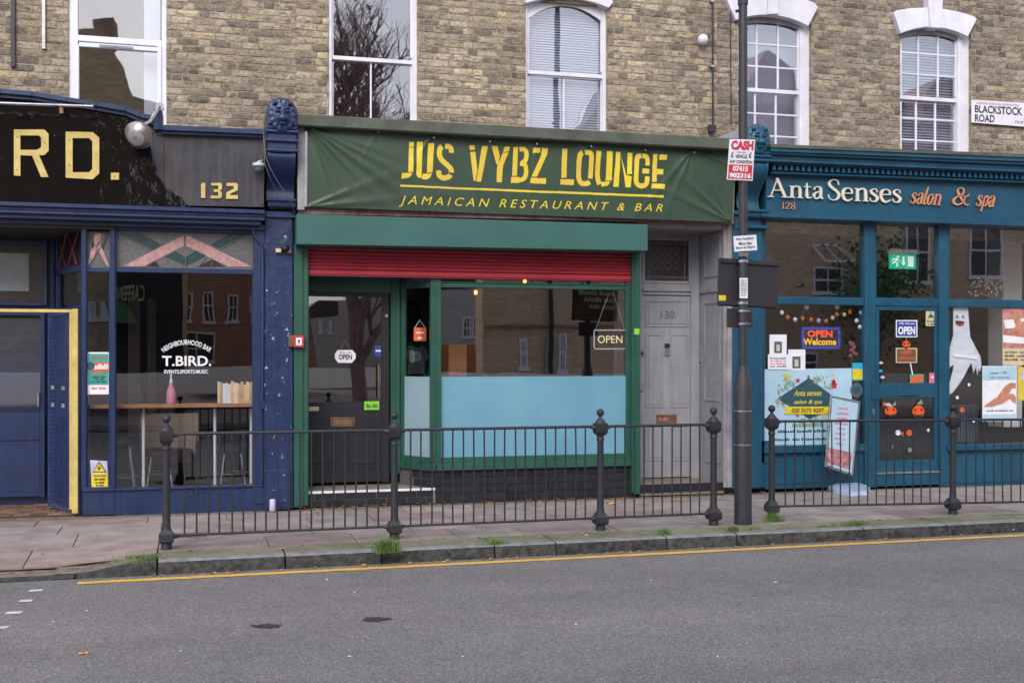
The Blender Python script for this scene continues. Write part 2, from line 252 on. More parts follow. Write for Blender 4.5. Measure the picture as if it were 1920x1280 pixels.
# ------------------------------------------------------------------ things, parts, mesh builder
def thing(name, label, cat, loc=(0,0,0), group=None):
    o = bpy.data.objects.new(name, None); COL.objects.link(o); o.location = loc; o.empty_display_size = .1
    o['label'] = label; o['category'] = cat
    if group: o['group'] = group
    return o
def rootloc(p):
    v = Vector((0,0,0))
    while p is not None: v = v + p.location; p = p.parent
    return v
class MB:
    def __init__(s): s.v = []; s.f = []
    def add(s, vs, fs):
        n = len(s.v); s.v += [Vector(v) for v in vs]; s.f += [tuple(i+n for i in f) for f in fs]; return s
    def box(s, x0, x1, y0, y1, z0, z1):
        return s.add([(x0,y0,z0),(x1,y0,z0),(x1,y1,z0),(x0,y1,z0),(x0,y0,z1),(x1,y0,z1),(x1,y1,z1),(x0,y1,z1)],
                     [(0,3,2,1),(4,5,6,7),(0,1,5,4),(1,2,6,5),(2,3,7,6),(3,0,4,7)])
    def R(s, a, b, t, bo, y, d=.03):                     # upright box whose front face stands on the plane Y=y
        c = (a+b)/2; return s.box(X(a,y), X(b,y), y, y+d, Z(c,bo,y), Z(c,t,y))
    def Q(s, pts, y, d=.03):                             # prism of an outline on the plane Y=y
        return s.prism([P(a,b,y) for a, b in pts], Vector((0,d,0)))
    def prism(s, vs, off):
        n = len(vs); vs = [Vector(v) for v in vs]
        ar = sum((vs[i].x*vs[(i+1)%n].z - vs[(i+1)%n].x*vs[i].z) for i in range(n))
        if ar < 0: vs = vs[::-1]
        w = [v+off for v in vs]
        return s.add(vs+w, [tuple(range(n)), tuple(range(2*n-1, n-1, -1))] + [(i, i+n, (i+1)%n+n, (i+1)%n) for i in range(n)])
    def VB(s, a, b, z0, z1, t=.03, off=0):               # upright slab between plan points a and b
        a = Vector(a); b = Vector(b); d = (b-a).normalized(); n = Vector((d.y, -d.x))
        a2 = a+n*off; b2 = b+n*off; c = b2-n*t; e = a2-n*t
        return s.add([(a2.x,a2.y,z0),(b2.x,b2.y,z0),(c.x,c.y,z0),(e.x,e.y,z0),(a2.x,a2.y,z1),(b2.x,b2.y,z1),(c.x,c.y,z1),(e.x,e.y,z1)],
                     [(0,3,2,1),(4,5,6,7),(0,1,5,4),(1,2,6,5),(2,3,7,6),(3,0,4,7)])
    def frame(s, a, b, t, bo, w, y, d=.04, wb=None):     # four butted bars
        wb = wb or w
        s.R(a, a+w, t, bo, y, d); s.R(b-w, b, t, bo, y, d); x0, x1 = X(a+w,y), X(b-w,y); c = (a+b)/2
        s.box(x0, x1, y+.001, y+d, Z(c,t+w,y), Z(c,t,y)); s.box(x0, x1, y+.001, y+d, Z(c,bo,y), Z(c,bo-wb,y)); return s
    def tube(s, pts, r, n=8, r1=None):
        pts = [Vector(p) for p in pts]; r1 = r if r1 is None else r1; rings = []
        for i, p in enumerate(pts):
            d = (pts[min(i+1,len(pts)-1)] - pts[max(i-1,0)]).normalized()
            u = d.cross(Vector((0,1,0)) if abs(d.y) < .9 else Vector((1,0,0))).normalized(); w = d.cross(u)
            k = r + (r1-r)*i/max(1,len(pts)-1)
            rings.append([p + (u*math.cos(2*math.pi*j/n) + w*math.sin(2*math.pi*j/n))*k for j in range(n)])
        vs = sum(rings, []); fs = [(i*n+j, i*n+(j+1)%n, (i+1)*n+(j+1)%n, (i+1)*n+j) for i in range(len(pts)-1) for j in range(n)]
        fs += [tuple(range(n-1,-1,-1)), tuple(range((len(pts)-1)*n, len(pts)*n))]
        return s.add(vs, fs)
    def lathe(s, prof, c, n=16, sq=False, rot=0):
        c = Vector(c); m = 4 if sq else n; a0 = (math.pi/4 if sq else 0)+rot; k = math.sqrt(2) if sq else 1
        vs = [c + Vector((r*k*math.cos(a0+2*math.pi*j/m), r*k*math.sin(a0+2*math.pi*j/m), z)) for r, z in prof for j in range(m)]
        fs = [(i*m+j, i*m+(j+1)%m, (i+1)*m+(j+1)%m, (i+1)*m+j) for i in range(len(prof)-1) for j in range(m)]
        fs += [tuple(range(m-1,-1,-1)), tuple(range((len(prof)-1)*m, len(prof)*m))]
        return s.add(vs, fs)
    def ball(s, c, r, n=12, m=8, sc_=(1,1,1)):
        c = Vector(c); vs = []; fs = []
        for i in range(m+1):
            a = math.pi*i/m
            for j in range(n):
                b = 2*math.pi*j/n; vs.append(c + Vector((r*sc_[0]*math.sin(a)*math.cos(b), r*sc_[1]*math.sin(a)*math.sin(b), r*sc_[2]*math.cos(a))))
        for i in range(m):
            for j in range(n): fs.append((i*n+j, (i+1)*n+j, (i+1)*n+(j+1)%n, i*n+(j+1)%n))
        return s.add(vs, fs)
    def disc(s, px, py, r, y, d=.004, n=20, sx=1, sz=1):
        c = P(px, py, y); return s.prism([c + Vector((r*sx*math.cos(2*math.pi*i/n), 0, r*sz*math.sin(2*math.pi*i/n))) for i in range(n)], Vector((0,d,0)))
    def extx(s, prof, x0, x1):                           # (y,z) profile run along X
        n = len(prof); ar = sum(prof[i][0]*prof[(i+1)%n][1]-prof[(i+1)%n][0]*prof[i][1] for i in range(n))
        if ar < 0: prof = prof[::-1]
        vs = [(x0,y,z) for y, z in prof] + [(x1,y,z) for y, z in prof]
        return s.add(vs, [tuple(range(n-1,-1,-1)), tuple(range(n,2*n))] + [(i,(i+1)%n,(i+1)%n+n,i+n) for i in range(n)])
    def build(s, name, mat, parent=None, bevel=0, smooth=False, kind=None, label=None, cat=None, group=None):
        me = bpy.data.meshes.new(name); o0 = rootloc(parent)
        me.from_pydata([tuple(v-o0) for v in s.v], [], s.f); me.validate()
        if bevel or smooth:
            bm = bmesh.new(); bm.from_mesh(me)
            if bevel:
                ed = [e for e in bm.edges if len(e.link_faces) == 2 and e.calc_face_angle(0) > .6]
                bmesh.ops.bevel(bm, geom=ed, offset=bevel, segments=1, affect='EDGES', profile=.5)
            bm.to_mesh(me); bm.free()
        if smooth:
            for p in me.polygons: p.use_smooth = True
            me.set_sharp_from_angle(angle=.7)
        me.materials.append(MA[mat] if isinstance(mat, str) else mat)
        o = bpy.data.objects.new(name, me); COL.objects.link(o); o.parent = parent
        if kind: o['kind'] = kind
        if label: o['label'] = label
        if cat: o['category'] = cat
        if group: o['group'] = group
        return o
def quick(name, mat, parent, a, b, t, bo, y, d=.03, bevel=0, **k): return MB().R(a,b,t,bo,y,d).build(name, mat, parent, bevel, **k)

# ------------------------------------------------------------------ lettering
def textmesh(s, bold=0.0, shear=0.0, spacing=1.0):
    cu = bpy.data.curves.new('t', 'FONT'); cu.body = s; cu.offset = bold; cu.shear = shear; cu.space_character = spacing; cu.resolution_u = 3
    o = bpy.data.objects.new('t', cu); me = bpy.data.meshes.new_from_object(o)
    vs = [Vector(v.co) for v in me.vertices]; fs = [tuple(p.vertices) for p in me.polygons]
    bpy.data.objects.remove(o); bpy.data.curves.remove(cu); bpy.data.meshes.remove(me); return vs, fs
def text(s, quad, y, mat, parent, name='lettering', bold=0.01, shear=0.0, spacing=1.0, d=0, warp=None, flip=False, plan=None):
    """quad = (x0, x1, ytop, ybottom) or four corners tl,tr,br,bl in photo pixels, on the plane Y=y"""
    if s[0] == '~':
        vs = []; fs = []; rs_ = random.Random(s+name+str(quad)); x = 0
        for ch in s[1:]:
            w_ = rs_.uniform(.35,.6)
            if ch != ' ':
                h_ = 1 if rs_.random() < .35 else .7; n_ = len(vs); vs += [Vector((x,0,0)),Vector((x+w_*.8,0,0)),Vector((x+w_*.8,h_,0)),Vector((x,h_,0))]; fs.append((n_,n_+1,n_+2,n_+3))
            x += w_
        name = 'small_print'
    else: vs, fs = textmesh(s, bold, shear, spacing)
    if not vs: return None
    x0 = min(v.x for v in vs); x1 = max(v.x for v in vs); y0 = min(v.y for v in vs); y1 = max(v.y for v in vs)
    if len(quad) == 4 and not isinstance(quad[0], tuple):
        a, b, t, bo = quad; c = (a+b)/2; zt, zb = Z(c,t,y), Z(c,bo,y); xa, xb = X(a,y), X(b,y)
        tl, tr, br, bl = Vector((xa,y,zt)), Vector((xb,y,zt)), Vector((xb,y,zb)), Vector((xa,y,zb))
    else: tl, tr, br, bl = [P(p[0],p[1],y) for p in quad]
    def f(v):
        u = (v.x-x0)/(x1-x0); w = (v.y-y0)/(y1-y0)
        if flip: u = 1-u
        p = (bl*(1-u)+br*u)*(1-w) + (tl*(1-u)+tr*u)*w
        if warp: p = warp(p, u, w)
        return p
    mb = MB(); ws = [f(v) for v in vs]
    if d:
        n = len(ws); mb.add(ws, fs)
        ec = {}
        for q in fs:
            for i in range(len(q)): e = (q[i], q[(i+1)%len(q)]); ec[e] = 1
        side = [(a_, b_) for a_, b_ in ec if (b_, a_) not in ec]
        mb.add([w_+Vector((0,d,0)) for w_ in ws], []); mb.f += [(b_, a_, a_+n, b_+n) for a_, b_ in side]
    else: mb.add(ws, fs)
    o_ = mb.build(name, mat, parent)
    if s[0] == '~': o_['kind'] = 'stuff'
    return o_
def smoothline(pts, k=6):
    if len(pts) < 3: return pts
    o = []; p = [pts[0]] + list(pts) + [pts[-1]]
    for i in range(1, len(p)-2):
        for j in range(k):
            t = j/k; o.append(tuple(.5*((2*p[i][q]) + (-p[i-1][q]+p[i+1][q])*t + (2*p[i-1][q]-5*p[i][q]+4*p[i+1][q]-p[i+2][q])*t*t + (-p[i-1][q]+3*p[i][q]-3*p[i+1][q]+p[i+2][q])*t**3) for q in range(len(p[0]))))
    o.append(tuple(pts[-1])); return o
# own serif letterforms: strokes of (x, y, width), cap height 1
H, T, K = .045, .075, .12
GL = {
 'A': (.92, [[(.13,0,H),(.43,1,H)], [(.40,1,K),(.78,0,K)], [(.22,.36,H),(.66,.36,H)], [(.0,.02,H),(.26,.02,H)], [(.62,.02,H),(.94,.02,H)]]),
 'n': (.66, [[(.15,0,K),(.15,.61,K)], [(.15,.44,H),(.27,.58,T),(.4,.6,T),(.5,.48,K),(.51,0,K)], [(.03,.02,H),(.28,.02,H)], [(.4,.02,H),(.64,.02,H)], [(.03,.6,H),(.16,.6,H)]]),
 't': (.40, [[(.16,.8,H),(.16,.14,K),(.22,.03,T),(.36,.06,H)], [(.02,.6,H),(.35,.6,H)]]),
 'a': (.52, [[(.08,.46,T),(.14,.6,H),(.3,.61,T),(.38,.5,K),(.38,.1,K),(.5,.03,H)], [(.38,.38,H),(.2,.33,T),(.08,.2,K),(.1,.05,T),(.22,.01,T),(.38,.14,H)]]),
 'S': (.62, [[(.5,.74,H),(.47,.92,H),(.3,.99,H),(.13,.9,T),(.11,.74,K),(.24,.58,K),(.42,.44,K),(.52,.26,K),(.44,.07,T),(.26,.01,H),(.11,.08,H),(.06,.27,H)]]),
 'e': (.56, [[(.09,.36,H),(.48,.36,H)], [(.48,.36,T),(.44,.54,T),(.28,.61,H),(.12,.52,K),(.07,.3,K),(.14,.08,K),(.3,.01,T),(.49,.11,H)]]),
 's': (.46, [[(.36,.45,H),(.33,.58,H),(.2,.61,H),(.09,.53,T),(.12,.42,K),(.25,.32,K),(.37,.19,K),(.31,.04,T),(.18,.01,H),(.07,.05,H),(.04,.18,H)]]),
 'l': (.26, [[(.16,1.0,T),(.1,.55,K*.8),(.08,.12,K*.8),(.14,.01,T),(.26,.08,H)]]),
 'o': (.5, [[(.3,.6,H),(.13,.52,T),(.07,.26,K),(.14,.04,T),(.26,.01,H),(.38,.12,T),(.42,.4,K*.8),(.34,.58,T),(.3,.6,H)]]),
 'p': (.52, [[(.14,.62,H),(.12,.3,T),(.08,-.3,K*.8)], [(.13,.45,H),(.3,.61,T),(.43,.46,K),(.38,.12,T),(.24,.01,H),(.12,.1,H)]]),
 '&': (1.0, [[(.98,.62,H),(.8,.5,T),(.5,.5,T),(.75,.5,H),(.6,.14,T),(.36,.0,T),(.12,.06,K),(.06,.24,K),(.2,.42,T),(.5,.56,H),(.62,.74,T),(.56,.92,T),(.4,.98,H),(.26,.86,T),(.3,.66,K),(.55,.3,K),(.82,.02,T),(1.0,.06,H)]]),
 '1': (.4, [[(.2,0,T),(.2,1,T)], [(.06,.84,H),(.2,.98,H)], [(.06,.02,H),(.34,.02,H)]]),
 '2': (.55, [[(.08,.76,T),(.16,.95,H),(.32,.98,T),(.44,.8,K),(.36,.55,T),(.08,.05,T)], [(.08,.04,T),(.48,.04,T)]]),
 '8': (.55, [[(.28,.98,H),(.12,.86,T),(.12,.66,T),(.28,.54,T),(.44,.34,K),(.44,.12,T),(.28,.01,H),(.1,.12,T),(.1,.34,K),(.28,.52,T),(.42,.68,T),(.42,.88,T),(.28,.98,H)]]),
}
def strokes_text(s, quad, y, mat, parent, shear=0, d=.02, gap=0.0, top=1.0, bot=0.0, each=True):
    w = sum(GL[c][0]+gap if c != ' ' else .4 for c in s); tl, tr, br, bl = [P(p[0],p[1],y) for p in quad]
    x = 0; k = 0
    for c in s:
        if c == ' ': x += .4; continue
        mb = MB()
        for st in GL[c][1]:
            pts = smoothline(st) if len(st) > 2 else st
            vs = []; n = len(pts); k += 1; dy = (k % 7)*.0004
            for i, p in enumerate(pts):
                q0, q1 = pts[max(i-1,0)], pts[min(i+1,n-1)]; dx, dz = q1[0]-q0[0], q1[1]-q0[1]; L_ = math.hypot(dx,dz) or 1
                nx, nz = -dz/L_, dx/L_
                for sg in (1, -1):
                    ux, uz = p[0]+nx*p[2]/2*sg, p[1]+nz*p[2]/2*sg; ux += shear*uz
                    U = (x+ux)/w; V = (uz-bot)/(top-bot)
                    vs.append((bl*(1-U)+br*U)*(1-V) + (tl*(1-U)+tr*U)*V - Vector((0,dy,0)))
            m = len(vs); bk = [v+Vector((0,d+dy,0)) for v in vs]; fs = []
            for i in range(n-1):
                a, b, c_, e = 2*i, 2*i+1, 2*i+3, 2*i+2
                fs += [(a,b,c_,e), (a+m,e+m,c_+m,b+m), (a,e,e+m,a+m), (b,b+m,c_+m,c_)]
            fs += [(0,m,m+1,1), (m-2,m-1,2*m-1,2*m-2)]
            mb.add(vs+bk, fs)
        mb.build('letter', mat, parent); x += GL[c][0]+gap

# ================================================================== SETTING: ground, road, kerb, pavement
MB().add([(-300,-300,-.16),(300,-300,-.16),(300,300,-.16),(-300,300,-.16)], [(0,1,2,3)]).build('ground', 'asphalt', kind='structure')
ka, kb = PG(310,1077,-.11), PG(1920,997,-.11); kd = (kb-ka).normalized(); kn = Vector((kd.y,-kd.x,0))   # kn points to the road
def KP(s, off, z): p = ka + kd*s + kn*off; return Vector((p.x, p.y, z))
def ks(px, py=None, z=-.11):                              # distance along the kerb of a photo column
    d = ray(px, 900); A = kd.x*d.y - kd.y*d.x
    return ((CAM.x-ka.x)*d.y - (CAM.y-ka.y)*d.x)/-A * -1 if False else ((CAM.x-ka.x)*d.y-(CAM.y-ka.y)*d.x)/(kd.x*d.y-kd.y*d.x)
road = MB(); nx = 60
road.add([KP(-40,0.0,-.11), KP(60,0.0,-.11), KP(60,9.4,-.11), KP(-40,9.4,-.11)], [(0,3,2,1)])
road.build('road', 'asphalt', kind='structure')
# yellow line, just off the kerb, and worn white studs of a crossing
y0 = PG(145,1093,-.106); s0 = (y0-ka).dot(kd)
yl = MB(); n = 90
for i in range(n):
    a = s0 + (ks(2000)-s0+1)*i/n; b = s0 + (ks(2000)-s0+1)*(i+1)/n
    j = [.0035*math.sin(i*2.1), .002*math.sin((i+1)*2.1)]
    yl.add([KP(a,.13+j[0],-.106), KP(b,.13+j[1],-.106), KP(b,.225+j[1],-.106), KP(a,.225+j[0],-.106)], [(0,3,2,1)])
yl.build('road_marking', 'yellow', kind='structure')
for (px, py, w) in ((65,1108,26),(45,1127.5,25),(23,1150,30),(0,1178,24)):
    a, b = PG(px-w/2,py+.6,-.106), PG(px+w/2,py-.6,-.106); q = Vector((.01,.075,0)); 
    MB().add([a,b,b+q,a+q], [(0,1,2,3)]).build('road_marking', 'whiteroad', kind='structure')
MA['patch'] = M('worn_tar_patch', S(62,52,50), S(44,38,38), 18, .95, bump=1, bscale=40)
for (px, py, w, h) in ((498,1173,34,4.5),(703,1160,30,5)):
    c = PG(px,py,-.1065); pts = []
    for i in range(22):
        t = 2*math.pi*i/22; k = 1+R_.uniform(-.38,.2); q = PG(px+w*math.cos(t)*k, py+h*math.sin(t)*k, -.1065); pts.append(q)
    MB().add(pts, [tuple(range(21,-1,-1))]).build('road_patch', 'patch', kind='structure')
# pavement: it drops to the road at the left where the kerb is lowered
sdrop = ks(300); sflat = ks(150)
def drop(p):
    s = (p-ka).dot(kd); t = min(1, max(0, (sdrop-s)/(sdrop-sflat))); t = t*t*(3-2*t)
    o = -(p-ka).dot(kn); g = min(1, max(0, 1-(o)/1.5))
    return -.10*t*g
def gz(p): return drop(p)
pave = thing('pavement', 'pinkish grey flagstone pavement between the shops and the kerb', 'pavement'); pave['kind'] = 'structure'; del pave['category']
bed = MB()
for i in range(70):
    a, b = -9+i*.35, -9+(i+1)*.35
    for (o0, o1) in ((-.40,-.9),(-.9,-1.5),(-1.5,-2.3),(-2.3,-5.2)):
        q = [KP(a,o0,0),KP(b,o0,0),KP(b,o1,0),KP(a,o1,0)]
        bed.add([v+Vector((0,0,drop(v)-.012)) for v in q], [(0,1,2,3)])
bed.build('pavement_bed', 'dirt', pave)
# flags: three courses, staggered
offs = [-.43, -1.05, -1.66, -2.2, -2.62]
for r in range(4):
    s = -8.2 + (.31 if r % 2 else 0)
    while s < 14:
        L_ = R_.choice((.62,.75,.9)) if s > sdrop+.3 else R_.choice((.75,.9,1.02)); g = .005
        q = [KP(s+g,offs[r]-g,0), KP(s+L_-g,offs[r]-g,0), KP(s+L_-g,offs[r+1]+g,0), KP(s+g,offs[r+1]+g,0)]
        dz = R_.uniform(-.0015,.0015); top = [v+Vector((0,0,drop(v)+dz+R_.uniform(-.001,.001))) for v in q]
        mb = MB().add([v-Vector((0,0,.03)) for v in top]+top, [(0,3,2,1),(4,5,6,7),(0,1,5,4),(1,2,6,5),(2,3,7,6),(3,0,4,7)])
        mb.build('slab', 'slabpink' if R_.random() < .2 or (s < sflat and r == 0) else 'slab', pave, bevel=.003); s += L_
# kerb stones
kerb = thing('kerb', 'mossy grey granite kerb along the edge of the road', 'kerb'); kerb['kind'] = 'structure'; del kerb['category']
joints = [ks(p) for p in (295,535,716,928,1043,1251,1382.6,1621,1777)]
joints += [joints[-1]+.95*i for i in range(1,7)]
for a, b in zip(joints[:-1], joints[1:]):
    n = max(3, int((b-a)/.12)); mb = MB(); g = .006; rows = []
    for i in range(n+1):
        s = a+g+(b-a-2*g)*i/n; j = R_.uniform(-.008,.008); k = R_.uniform(-.004,.004)
        rows.append([KP(s,.0+j,-.13), KP(s,-.004+j*.6,-.055+k), KP(s,-.012+k,-.012), KP(s,-.03,.0+k*.5), KP(s,-.115,.002), KP(s,-.42,.004), KP(s,-.42,-.13)])
    vs = sum(rows, []); m = 7
    fs = [(i*m+j, (i+1)*m+j, (i+1)*m+(j+1)%m, i*m+(j+1)%m) for i in range(n) for j in range(m)] + [tuple(range(m)), tuple(range(n*m+m-1, n*m-1, -1))]
    o = mb.add(vs, fs).build('kerbstone', 'kerb', kerb)
    o.data.materials.append(MA['mosskerb']); o.data.materials.append(MA['kerbtop'])
    for p in o.data.polygons:
        if p.center.z > -.009 and abs(p.normal.z) > .3:
            p.material_index = 2 if abs((Vector(p.center)+rootloc(kerb)-ka).dot(kn)) < .12 else 1  # top band paler than the kerb face, mossy strip behind it
# sloping kerb stone and flush kerb
a, b = ks(143), ks(293); mb = MB(); n = 8; rows = []
for i in range(n+1):
    t = i/n; s = a+(b-a)*t; z = -.10+.10*t
    rows.append([KP(s,.0,-.13), KP(s,-.01,z-.008), KP(s,-.02,z), KP(s,-.15,z+.004), KP(s,-.15,-.16)])
vs = sum(rows, []); m = 5
mb.add(vs, [(i*m+j, (i+1)*m+j, (i+1)*m+(j+1)%m, i*m+(j+1)%m) for i in range(n) for j in range(m)] + [tuple(range(m)), tuple(range(n*m+m-1, n*m-1, -1))]).build('kerbstone', 'kerb', kerb)
for i in range(5):
    a = ks(140)-(i+1)*.9; b = a+.888
    MB().add([KP(a,.0,-.13),KP(b,.0,-.13),KP(b,-.15,-.13),KP(a,-.15,-.13),KP(a,.0,-.100),KP(b,.0,-.100),KP(b,-.15,-.097),KP(a,-.15,-.097)],[(0,3,2,1),(4,5,6,7),(0,1,5,4),(1,2,6,5),(2,3,7,6),(3,0,4,7)]).build('kerbstone','kerb',kerb)
mb = MB()
for i in range(10):
    a = sflat-.2+(sdrop-sflat+.3)*i/10; b = sflat-.2+(sdrop-sflat+.3)*(i+1)/10
    q = [KP(a,-.15,0),KP(b,-.15,0),KP(b,-.36,0),KP(a,-.36,0)]; mb.add([v+Vector((0,0,drop(v)-.002)) for v in q], [(0,1,2,3)])
q = [KP(sflat-6,-.15,-.099),KP(sflat-.2,-.15,-.099),KP(sflat-.2,-.36,-.09),KP(sflat-6,-.36,-.09)]; mb.add(q, [(0,1,2,3)])
mb.build('pavement_edge', 'dirt', pave)

# ================================================================== UPPER STOREY: three brick houses
BY = .30
HOLES = [(128,312,-130,232), (616,783,-80,225), (986,1139,6,258), (1384,1521,30,280), (1688,1821,55,292)]
def hole(h):
    a, b, t, bo = h; c = (a+b)/2; return (X(a,BY), X(b,BY), Z(c,bo,BY), Z(c,t,BY))
HW = [hole(h) for h in HOLES]
def bvar(rs, L):
    nx_, nz_ = 4, 2; vs = []; fs = []
    for j in range(nz_+1):
        for i in range(nx_+1):
            e = i in (0,nx_) or j in (0,nz_); c = i in (0,nx_) and j in (0,nz_)
            vs.append((L*(i/nx_-.5) + rs.uniform(-.003,.003)*(1 if e else 0), (rs.uniform(-.001,.0015) + (.0015 if e else 0) + (rs.uniform(0,.004) if c else 0)), .060*(j/nz_-.5)+rs.uniform(-.003,.002)*e))
    for j in range(nz_):
        for i in range(nx_):
            k = j*(nx_+1)+i; fs.append((k,k+1,k+nx_+2,k+nx_+1))
    b0 = len(vs); w = nx_+1
    rim = [0,nx_, nz_*w+nx_, nz_*w]
    for r in rim: vs.append((vs[r][0], .05, vs[r][2]))
    fs += [tuple([b0+1,b0]+list(range(0,w))), tuple([b0+2,b0+1]+[nx_+j*w for j in range(nz_+1)]), tuple([b0+3,b0+2]+[nz_*w+i for i in range(nx_,-1,-1)]), tuple([b0,b0+3]+[j*w for j in range(nz_,-1,-1)])]
    return vs, fs
def house(name, label, xa, xb, z0, z1, bm, bmj, windows):
    root = thing(name, label, 'building', (xa, BY, 0))
    hs = [w for w in windows]
    xs = sorted({xa, xb} | {v for h in hs for v in h[:2] if xa < v < xb}); zs = sorted({z0, z1} | {v for h in hs for v in h[2:] if z0 < v < z1})
    mb = MB()
    for i in range(len(xs)-1):
        for j in range(len(zs)-1):
            cx, cz = (xs[i]+xs[i+1])/2, (zs[j]+zs[j+1])/2
            if any(h[0] < cx < h[1] and h[2] < cz < h[3] for h in hs): continue
            mb.box(xs[i], xs[i+1], BY+.0075, BY+.26, zs[j], zs[j+1])
    mb.build('wall', 'mortar', root)
    rs = random.Random(name); var = {}
    for k, L in (('s',.211), ('h',.098)):
        for i in range(9):
            vs, fs = bvar(rs, L); me = bpy.data.meshes.new('brick'); me.from_pydata(vs, [], fs); me.materials.append(MA[bm]); var[(k,i)] = (me, vs, fs)
    L = {'s':.211, 'h':.098}; C = []; r = 0; z = z0+.04
    while z < z1-.03:
        x = xa + (.0 if r % 2 else -.056); k = 0
        while x < xb:
            t = 'sh'[k % 2]
            if rs.random() < .06: t = 's'
            l = L[t]; x0, x1 = max(x,xa), min(x+l,xb)
            for h in hs:
                if h[2]-.01 < z < h[3]+.01:
                    if x0 < h[0] < x1: x1 = h[0] if h[0]-x0 > .03 else x0
                    elif x0 < h[1] < x1: x0 = h[1] if x1-h[1] > .03 else x1
                    elif h[0] <= x0 and x1 <= h[1]: x1 = x0
            if x1-x0 > .03:
                vis = 0 < 1
                C.append(((x0+x1)/2+rs.uniform(-.002,.002), z+rs.uniform(-.0015,.0015), (x1-x0)/l, t, rs.randrange(9), rs.uniform(-.003,.002)))
            x += l+.014; k += 1
        z += .0755; r += 1
    def inview(c):
        d = Vector((c[0],BY,c[1]))-CAM; zz = d.dot(FW); px = CX+F*d.dot(RT)/zz; py = HY-F*(c[1]-CAM.z)/zz
        return -10 < px < 1930 and -8 < py < 262
    vis = [c for c in C if inview(c)]; rest = [c for c in C if not inview(c)]
    vis.sort(key=lambda c: math.hypot(c[0]-CAM.x, c[1]-CAM.z) - .35*c[2]*L[c[3]]*10)
    one, rest = vis[:300], vis[300:]+rest
    for c in one:
        o = bpy.data.objects.new('brick', var[(c[3],c[4])][0]); COL.objects.link(o); o.parent = root
        o.location = Vector((c[0], BY+c[5], c[1])) - root.location; o.scale = (c[2],1,1)
    mb = MB()
    for c in rest:
        _, vs, fs = var[(c[3],c[4])]; mb.add([(c[0]+v[0]*c[2], BY+c[5]+v[1], c[1]+v[2]) for v in vs], fs)
    if rest: mb.build('brickwork', bmj, root, kind='stuff')
    return root
ZT = 7.0
xa1 = X(556,BY); xa2 = X(1345,BY)
h1 = house('brick_house', 'yellow stock brick house over the bar, with a white plastic window at far left', X(0,BY)-2.2, xa1, 3.3, ZT, 'brick', 'brickj', [HW[0]])
h2 = house('brick_house', 'yellow brown brick house over the green restaurant banner with two sash windows', xa1, xa2, 3.1, ZT, 'brick', 'brickj', HW[1:3])
h3 = house('brick_house', 'greyer brick house over the teal salon with white arched window heads', xa2, X(1920,BY)+2.2, 3.1, ZT, 'brick2', 'brick2j', HW[3:])
# solid body behind so rooms are dark
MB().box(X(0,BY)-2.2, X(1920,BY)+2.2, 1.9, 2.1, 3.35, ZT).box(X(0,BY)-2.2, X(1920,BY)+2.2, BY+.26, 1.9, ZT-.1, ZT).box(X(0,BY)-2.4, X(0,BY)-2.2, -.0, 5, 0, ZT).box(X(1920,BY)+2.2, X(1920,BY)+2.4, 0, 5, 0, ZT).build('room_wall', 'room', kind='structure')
def bars(mb, a, b, t, bo, y, cols=(), rows=(), w=3, d=.02):
    for c in cols: mb.R(c-w/2, c+w/2, t, bo, y, d)
    for r in rows: mb.R(a, b, r-w/2, r+w/2, y+.002, d)
# W1 plastic window
WY = BY+.03
w = MB(); w.R(128,146,-120,240,WY,.07).R(303,313,-120,240,WY,.07).R(146,303,71,82,WY,.07).R(146,303,-120,-108,WY,.07).build('window', 'upvc', h1, bevel=.004)
w1 = h1.children[-1]
win = w
o = [c for c in COL.objects if c.name.startswith('window')][-1]
MB().frame(140,303,84,232,8,WY-.012,.05).build('opening_sash', 'upvc', o, bevel=.004)
MB().R(147,302,-108,71,WY+.03,.012).build('pane', 'upglass', o); MB().R(148,295,93,224,WY+.02,.012).build('pane', 'upglass2', o)
MB().R(186,250,85.5,89.5,WY-.022,.008).build('trickle_vent', 'greyw', o)
MB().R(270,300,-100,225,WY+.22,.02).build('curtain', 'blind', o)
# sash windows
def sash(house_, a, b, t, bo, mr, inner, gl, cols_u=(), rows_u=(), cols_l=(), rows_l=(), label=None, mid=None, fr=3.5, tilt=0):
    mb = MB(); mb.R(a, inner[0], t, bo, WY, .09); mb.R(inner[1], b, t, bo, WY+.02, .09); mb.R(inner[0], inner[1], bo-4, bo, WY+.03, .08)
    f = mb.build('window', 'white', house_, bevel=.003)
    if label: f['label'] = label
    u = MB(); u.R(inner[0], inner[1], mr-2, mr+5, WY+.03, .05); u.R(inner[0], inner[0]+fr, t, mr-2, WY+.035, .03); u.R(inner[1]-fr, inner[1], t, mr-2, WY+.035, .03)
    bars(u, inner[0]+fr, inner[1]-fr, t, mr-2, WY+.037, cols_u, rows_u); u.build('upper_sash', 'white', f, bevel=.002)
    l = MB(); l.R(inner[0], inner[0]+fr, mr+5, bo, WY+.062, .03); l.R(inner[1]-fr, inner[1], mr+5, bo, WY+.062, .03)
    bars(l, inner[0]+fr, inner[1]-fr, mr+5, bo, WY+.064, cols_l, rows_l); l.build('lower_sash', 'white', f, bevel=.002)
    cx_ = (inner[0]+inner[1])/2
    for y_, ta, tb in ((WY+.05, t, mr), (WY+.076, mr+2, bo)):
        MB().VB((X(inner[0]+1,y_),y_), (X(inner[1]-1,y_),y_+tilt), Z(cx_,tb,y_), Z(cx_,ta,y_), .004).build('pane', gl, f)
    return f
f2 = sash(h2, 616,783,-70,232, 111, (622,773), 'upglass2', cols_l=(695.5,))
f3 = sash(h2, 985,1139,4,262, 138, (989,1130), 'upglass', cols_l=(1057,), tilt=.03)
f4 = sash(h3, 1374,1521,30,285, 169, (1381,1498), 'upglass2', (1419,1459), (84,126), (1416,1455), (214,255), fr=3)
